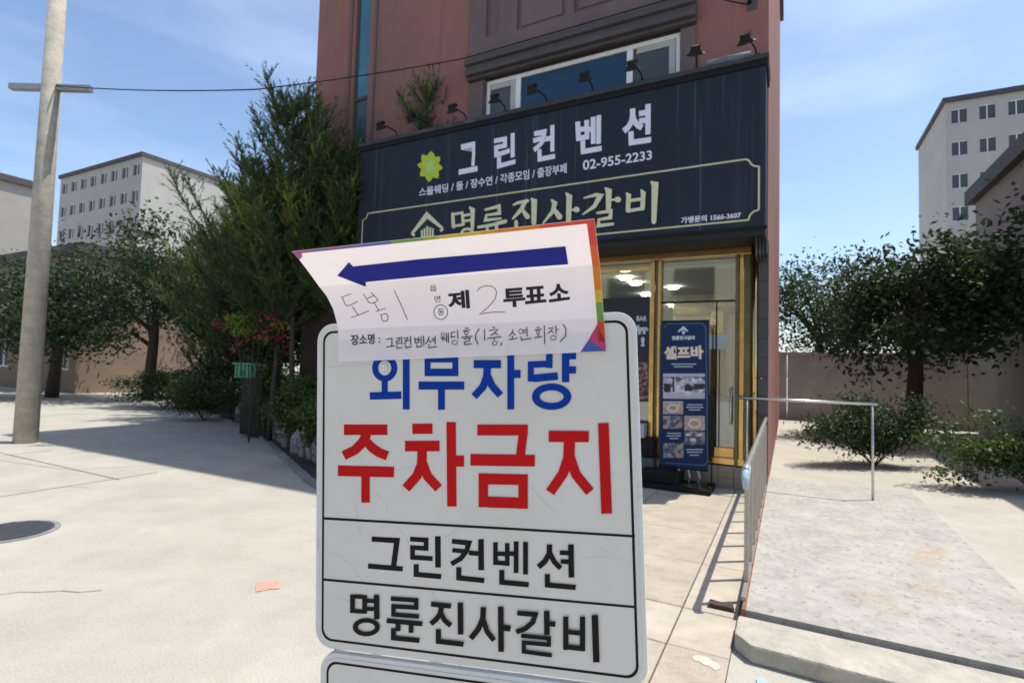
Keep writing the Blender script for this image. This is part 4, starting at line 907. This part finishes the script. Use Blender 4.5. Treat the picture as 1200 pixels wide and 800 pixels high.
scr = [[(417, 590), (419, 612), (423, 628)], [(380, 645), (398, 650), (415, 665), (424, 680)], [(466, 617), (478, 633), (486, 665), (484, 680)], [(440, 545), (462, 551), (487, 546)], [(440, 575), (452, 590), (455, 600)], [(618, 565), (640, 590), (650, 598)], [(680, 655), (700, 651), (715, 652)], [(505, 690), (512, 705)], [(385, 430), (440, 426)], [(520, 631), (532, 622), (540, 617)], [(395, 700), (420, 706)]]
print_on('scratch', [stroke2d(p, .7) for p in scr], sign_px, scr_m, sg, base=.00006, step=.00001, each=True)
sc2 = [[(390, 468), (402, 467), (408, 470)], [(460, 570), (480, 583), (500, 586)], [(400, 480), (399, 500)], [(378.5, 430), (378, 470)], [(520, 470), (540, 480)], [(560, 460), (600, 463), (640, 458)], [(700, 640), (730, 660)]]
print_on('pale_scuff', [stroke2d(p, 1.2) for p in sc2], sign_px, mark_m, sg, base=.00020, step=.00001, each=True)
bp_ = sign_px(450.3, 430.2, 0)
def disc(c, r, d0, d1, nm, m, n=20):
    a1 = AX.normalized(); a2 = SN.cross(a1); return G().tube([c+SN*d0, c+SN*(d0*.3+d1*.7), c+SN*d1], [r, r*.95, r*.6], n).build(nm, m, sg, smooth=False)
disc(bp_, .0058, .0008, .0032, 'bolt', rim_m)
# frame and legs that carry the boards
for a in (.06, .95):
    G().tube([sp_(a, .02, -.022), sp_(a, 2.55, -.022)], .009, 8).build('frame_tube', rail_m, sg)
    p = sp_(a, .1, -.03); q = Vector((p.x, p.y, 0))-SN*.42
    f0 = sp_(a, 2.55, -.022); G().tube([f0, Vector((f0.x, f0.y, .012))+SN*.02], .009, 8).build('leg', rail_m, sg)
    G().tube([p, Vector((q.x, q.y, .012))], .009, 8).build('leg', rail_m, sg)

# ================================================================== THE PAPER ARROW NOTICE
rowsP = [(0, (396.3, 424), (710.3, 411.8), 1.0), (.24, (396.3, 386), (707.8, 372.6), 1.0), (.31, (394.7, 378), (706.9, 361.5), .998), (.41, (390.6, 362.6), (705.8, 347), .994), (.53, (382.8, 346.8), (704.4, 329), .988),
         (.63, (373.8, 335.5), (702.9, 309.6), .978), (.77, (362.5, 319.8), (700.6, 291), .940), (.89, (351.3, 305), (698.4, 271.5), .905), (1.0, (341.8, 294.6), (696.6, 256.3), .872)]
Lp, Rp, Tp = [], [], []
for t_, l, r_, f in rowsP:
    for px, lst in ((l, Lp), (r_, Rp)): P = hit(px[0], px[1], TL+SN*.003, SN); lst.append(CAM+(P-CAM)*f)
    Tp.append(t_)
def surf(s, t):
    t = min(max(t, -.05), 1.05); i = 0
    while i < len(Tp)-2 and t > Tp[i+1]: i += 1
    k = (t-Tp[i])/(Tp[i+1]-Tp[i]); return (Lp[i].lerp(Lp[i+1], k)).lerp(Rp[i].lerp(Rp[i+1], k), s)
def surfn(s, t):
    i = 0
    while i < len(Tp)-2 and t > Tp[i+1]: i += 1
    a = surf(s+.01, t)-surf(s-.01, t); b = (Lp[i+1]-Lp[i]).lerp(Rp[i+1]-Rp[i], s); n = a.cross(b).normalized(); return n if n.dot(CAM-surf(s, t)) > 0 else -n
def inv(x, y):
    s, t = (x-390)/310, (420-y)/155
    for _ in range(9):
        p = proj(surf(s, t)); e = (x-p[0], y-p[1])
        if abs(e[0])+abs(e[1]) < .01: break
        h = 1e-3; a = proj(surf(s+h, t)); b = proj(surf(s, t+(h if t < .99 else -h))); hb = h if t < .99 else -h
        j = ((a[0]-p[0])/h, (b[0]-p[0])/hb, (a[1]-p[1])/h, (b[1]-p[1])/hb); dt = j[0]*j[3]-j[1]*j[2]
        s += (j[3]*e[0]-j[1]*e[1])/dt; t += (-j[2]*e[0]+j[0]*e[1])/dt; t = min(max(t, -.04), 1.04)
    return s, t
def pap(x, y, o): s, t = inv(x, y); return surf(s, t)+surfn(s, t)*o
def pst(s, t, o): return surf(s, t)+surfn(s, t)*o
pp = thing('arrow_notice', 'white paper notice with a blue arrow, curling off the top of the standing sign', 'notice', surf(.5, 0))
def paper_mat(name, col, tr):
    m = mat(name, col, .6, var=.02, scale=30, spec=.25); n = m.node_tree; b = n.nodes['Principled BSDF']; o = n.nodes['Material Output']
    tl = n.nodes.new('ShaderNodeBsdfTranslucent'); tl.inputs[0].default_value = (col[0], col[1]*.93, col[2]*.80, 1); x = n.nodes.new('ShaderNodeMixShader'); x.inputs[0].default_value = tr
    n.links.new(b.outputs[0], x.inputs[1]); n.links.new(tl.outputs[0], x.inputs[2]); n.links.new(x.outputs[0], o.inputs[0]); return m
paper_m = paper_mat('notice_sheet', (.86, .82, .89), .20)
gsh = G(); NS = 24
for a, b in ((0, 1), (1, 5), (5, 8)):
    k0 = len(gsh.v)
    for i in range(a, b+1):
        for j in range(NS+1): gsh.v.append(Lp[i].lerp(Rp[i], j/NS))
    for i in range(b-a):
        for j in range(NS): q = k0+i*(NS+1)+j; gsh.f.append((q, q+1, q+NS+2, q+NS+1))
gsh.build('sheet', paper_m, pp, smooth=True, recalc=False)
cuts = []
for (t_, l, r_, f) in rowsP[1:-1]:
    dx, dy = r_[0]-l[0], r_[1]-l[1]; n_ = math.hypot(dx, dy); cuts.append((l[0], l[1], -dy/n_, dx/n_))
ar = [(395.3, 322.8), (409, 306.8), (413.8, 311.9), (490, 303.6), (580, 296), (662.6, 288.2), (666, 309.4), (590, 315), (510, 322.4), (428.8, 330.2), (428.8, 335.8)]
print_on('blue_arrow', [(ar, [(0, 1, 2, 9, 10), (2, 3, 8, 9), (3, 4, 7, 8), (4, 5, 6, 7)])], pap, arrow_m, pp, cuts, base=.0005)
# coloured border: strips along the top and the right edge, corner triangles
def strip(nm, pts, col, tr=.3):
    k = 'c_'+nm; m = MATS.get(k) or paper_mat(k, col, tr); V = [pst(s, t, .0005) for s, t in pts]; return G().add(V, [tuple(range(len(V)))]).build(nm, m, pp, recalc=False)
th = .972; PU, MG, VI, BL2, GR, YE, OR, RE = (.20, .10, .36), (.45, .10, .25), (.22, .16, .42), (.14, .16, .50), (.20, .38, .10), (.62, .50, .05), (.68, .26, .03), (.66, .09, .07)
edges = [(0, .06, MG), (.06, .14, VI), (.14, .17, MG), (.17, .26, VI), (.26, .36, BL2), (.36, .47, GR), (.47, .52, (.38, .44, .08)), (.52, .66, YE), (.66, .70, (.66, .38, .03)), (.70, .84, OR), (.84, 1, RE)]
names = ['magenta', 'violet', 'magenta', 'violet', 'blue', 'green', 'lime', 'yellow', 'amber', 'orange', 'red']
for (a, b, c), nm in zip(edges, names):
    lo = lambda s: th-.004*s+( .0); strip(nm+'_border', [(a, lo(a)), (b, lo(b)), (b, .9995), (a, .9995)], c)
sx = .977
redge = [(.80, .972, RE, 'red'), (.62, .80, (.68, .16, .06), 'vermilion'), (.46, .62, OR, 'orange'), (.36, .46, YE, 'yellow'), (.215, .36, GR, 'green'), (.07, .215, (.62, .10, .04), 'scarlet')]
brk = sorted({.24, .31, .41, .53, .63, .77, .89})
for a, b, c, nm in redge:
    zs = [a]+[q for q in brk if a < q < b]+[b]
    for p, q in zip(zs, zs[1:]): strip(nm+'_border', [(sx, p), (.9995, p), (.9995, q), (sx, q)], c)
strip('pink_corner', [(.945, .09), (.977, .20), (.9995, .07), (.9995, .003)], (.60, .08, .20)); strip('blue_corner', [(.915, .003), (.945, .09), (.9995, .003)], (.10, .14, .50))
strip('violet_corner', [(.0005, .972), (.0005, .90), (.022, .93), (.030, .972)], (.30, .16, .42))
# printed words
tp = [type2d('제', [(524, 342), (549.5, 339.5), (551, 361), (526, 364)], .035), type2d('투', [(589, 338.5), (615, 336.5), (616, 358.5), (590.5, 361)], .035), type2d('표', [(614.5, 336.5), (639, 334.5), (640.5, 354), (615.5, 356.5)], .035), type2d('소', [(642.5, 333.5), (666, 331.5), (668, 351), (643.5, 354.5)], .035),
      type2d('읍', [(503.5, 334.2), (511.5, 333.8), (512, 341), (504, 341.4)], .0), type2d('면', [(509, 346.8), (516, 346.2), (516.5, 353.6), (509.5, 354)], .0), type2d('동', [(513, 362), (520.5, 361.4), (521, 369), (513.5, 369.6)], .0),
      type2d('장소명 :', [(411, 392.2), (445, 390.6), (445.5, 402.4), (411.5, 404.6)], .02)]
print_on('printed_word', tp, pap, ink, pp, cuts, base=.0005, step=.00001, each=True)
hw = []
Aq = lambda pts: [(340+x/4.442, 250+y/4.442) for x, y in pts]
Bq = lambda pts: [(520+x/4.445, 250+y/4.445) for x, y in pts]
def HA(pts, wd=.8): hw.append(stroke2d(Aq(pts), wd))
def HB(pts, wd=.8): hw.append(stroke2d(Bq(pts), wd))
def ov(f, cx, cy, rx, ry, rot=0): hw.append(ring2d(*f([(cx, cy)])[0], rx/4.44, ry/4.44, .8, n=20, rot=rot))
HA([(266, 438), (318, 417)]); HA([(272, 438), (290, 478), (310, 480), (352, 458)]); HA([(324, 484), (354, 528)]); HA([(318, 542), (365, 526), (412, 506)])
HA([(382, 418), (412, 466)]); HA([(422, 410), (460, 452)]); HA([(398, 444), (438, 428)]); HA([(412, 466), (430, 468), (460, 452)]); HA([(440, 466), (462, 505)]); HA([(446, 511), (497, 494)])
HA([(468, 530), (500, 520), (511, 540), (505, 560), (488, 562), (475, 548), (478, 530)]); HA([(542, 400), (575, 470), (612, 553)])
HB([(175, 405), (188, 388), (215, 377), (245, 378), (268, 390), (276, 412), (268, 445), (240, 480), (205, 512), (185, 526), (215, 520), (260, 514), (320, 513)])
ov(lambda p: [(340+p[0][0]/4.442, 250+p[0][1]/4.442)], 785, 514, 36, 38)
W_ = 1.15
# geurin keonbensyeon
HA([(502, 655), (531, 650), (530, 690)], W_); HA([(503, 697), (520, 692), (545, 690)], W_)
HA([(552, 650), (572, 648), (570, 660), (553, 666), (556, 678), (575, 674)], W_); HA([(581, 640), (582, 682)], W_); HA([(556, 684), (557, 702), (585, 697)], W_)
HA([(592, 650), (614, 646), (605, 668), (592, 680)], W_); HA([(596, 662), (610, 658)], W_); HA([(612, 662), (624, 660)], W_); HA([(628, 638), (628, 684)], W_); HA([(602, 684), (604, 700), (634, 692)], W_)
HA([(650, 645), (652, 676)], W_); HA([(668, 642), (669, 672)], W_); HA([(651, 658), (668, 655)], W_); HA([(652, 674), (669, 672)], W_); HA([(670, 660), (680, 658)], W_); HA([(682, 640), (683, 684)], W_); HA([(694, 636), (697, 688)], W_); HA([(660, 682), (662, 696), (690, 690)], W_)
HA([(725, 640), (718, 662), (706, 680)], W_); HA([(720, 658), (736, 672)], W_); HA([(738, 654), (752, 652)], W_); HA([(740, 664), (752, 662)], W_); HA([(755, 636), (756, 680)], W_); HA([(722, 680), (724, 700), (765, 692)], W_)
ov(lambda p: [(340+p[0][0]/4.442, 250+p[0][1]/4.442)], 795, 630, 9, 8); HA([(783, 648), (808, 645)], W_); HA([(795, 647), (794, 664)], W_); HA([(798, 656), (812, 655)], W_); HA([(814, 622), (815, 670)], W_); HA([(824, 620), (825, 674)], W_)
# dinghol(1cheung, soyeonhoejang)
HB([(62, 618), (40, 620), (40, 645), (62, 640)], W_); HB([(73, 606), (74, 652)], W_); ov(Bq, 58, 672, 14, 11)
HB([(112, 600), (128, 597)], W_); HB([(98, 612), (138, 608)], W_); ov(Bq, 118, 622, 10, 7); HB([(118, 630), (118, 640)], W_); HB([(92, 646), (150, 640)], W_); HB([(104, 655), (138, 650), (134, 664), (108, 670), (112, 684), (148, 678)], W_)
HB([(186, 600), (168, 628), (166, 655), (180, 682)], W_); HB([(213, 602), (214, 664)], W_)
HB([(255, 596), (268, 594)], W_); HB([(236, 610), (284, 604), (266, 622), (244, 636)], W_); HB([(264, 622), (284, 632)], W_); HB([(228, 652), (300, 642)], W_); HB([(264, 650), (264, 660)], W_); ov(Bq, 266, 676, 13, 10); HB([(302, 672), (298, 690)], W_)
HB([(362, 604), (356, 622), (342, 638)], W_); HB([(358, 620), (374, 634)], W_); HB([(358, 636), (358, 652)], W_); HB([(340, 658), (384, 650)], W_)
ov(Bq, 402, 614, 11, 11); HB([(414, 610), (430, 607)], W_); HB([(414, 622), (430, 619)], W_); HB([(434, 592), (435, 642)], W_); HB([(402, 640), (405, 660), (456, 650)], W_)
HB([(484, 596), (500, 594)], W_); HB([(474, 608), (510, 604)], W_); ov(Bq, 492, 620, 9, 7); HB([(492, 630), (492, 642)], W_); HB([(472, 648), (512, 642)], W_); HB([(524, 584), (527, 680)], W_)
HB([(544, 600), (570, 595), (558, 612), (542, 626)], W_); HB([(558, 611), (572, 620)], W_); HB([(584, 584), (586, 630)], W_); HB([(586, 606), (600, 604)], W_); ov(Bq, 572, 648, 15, 11)
HB([(622, 578), (638, 604), (634, 640), (606, 668)], W_)
print_on('handwriting', hw, pap, pen, pp, cuts, base=.0005, step=.000006)
bpy.context.view_layer.update()
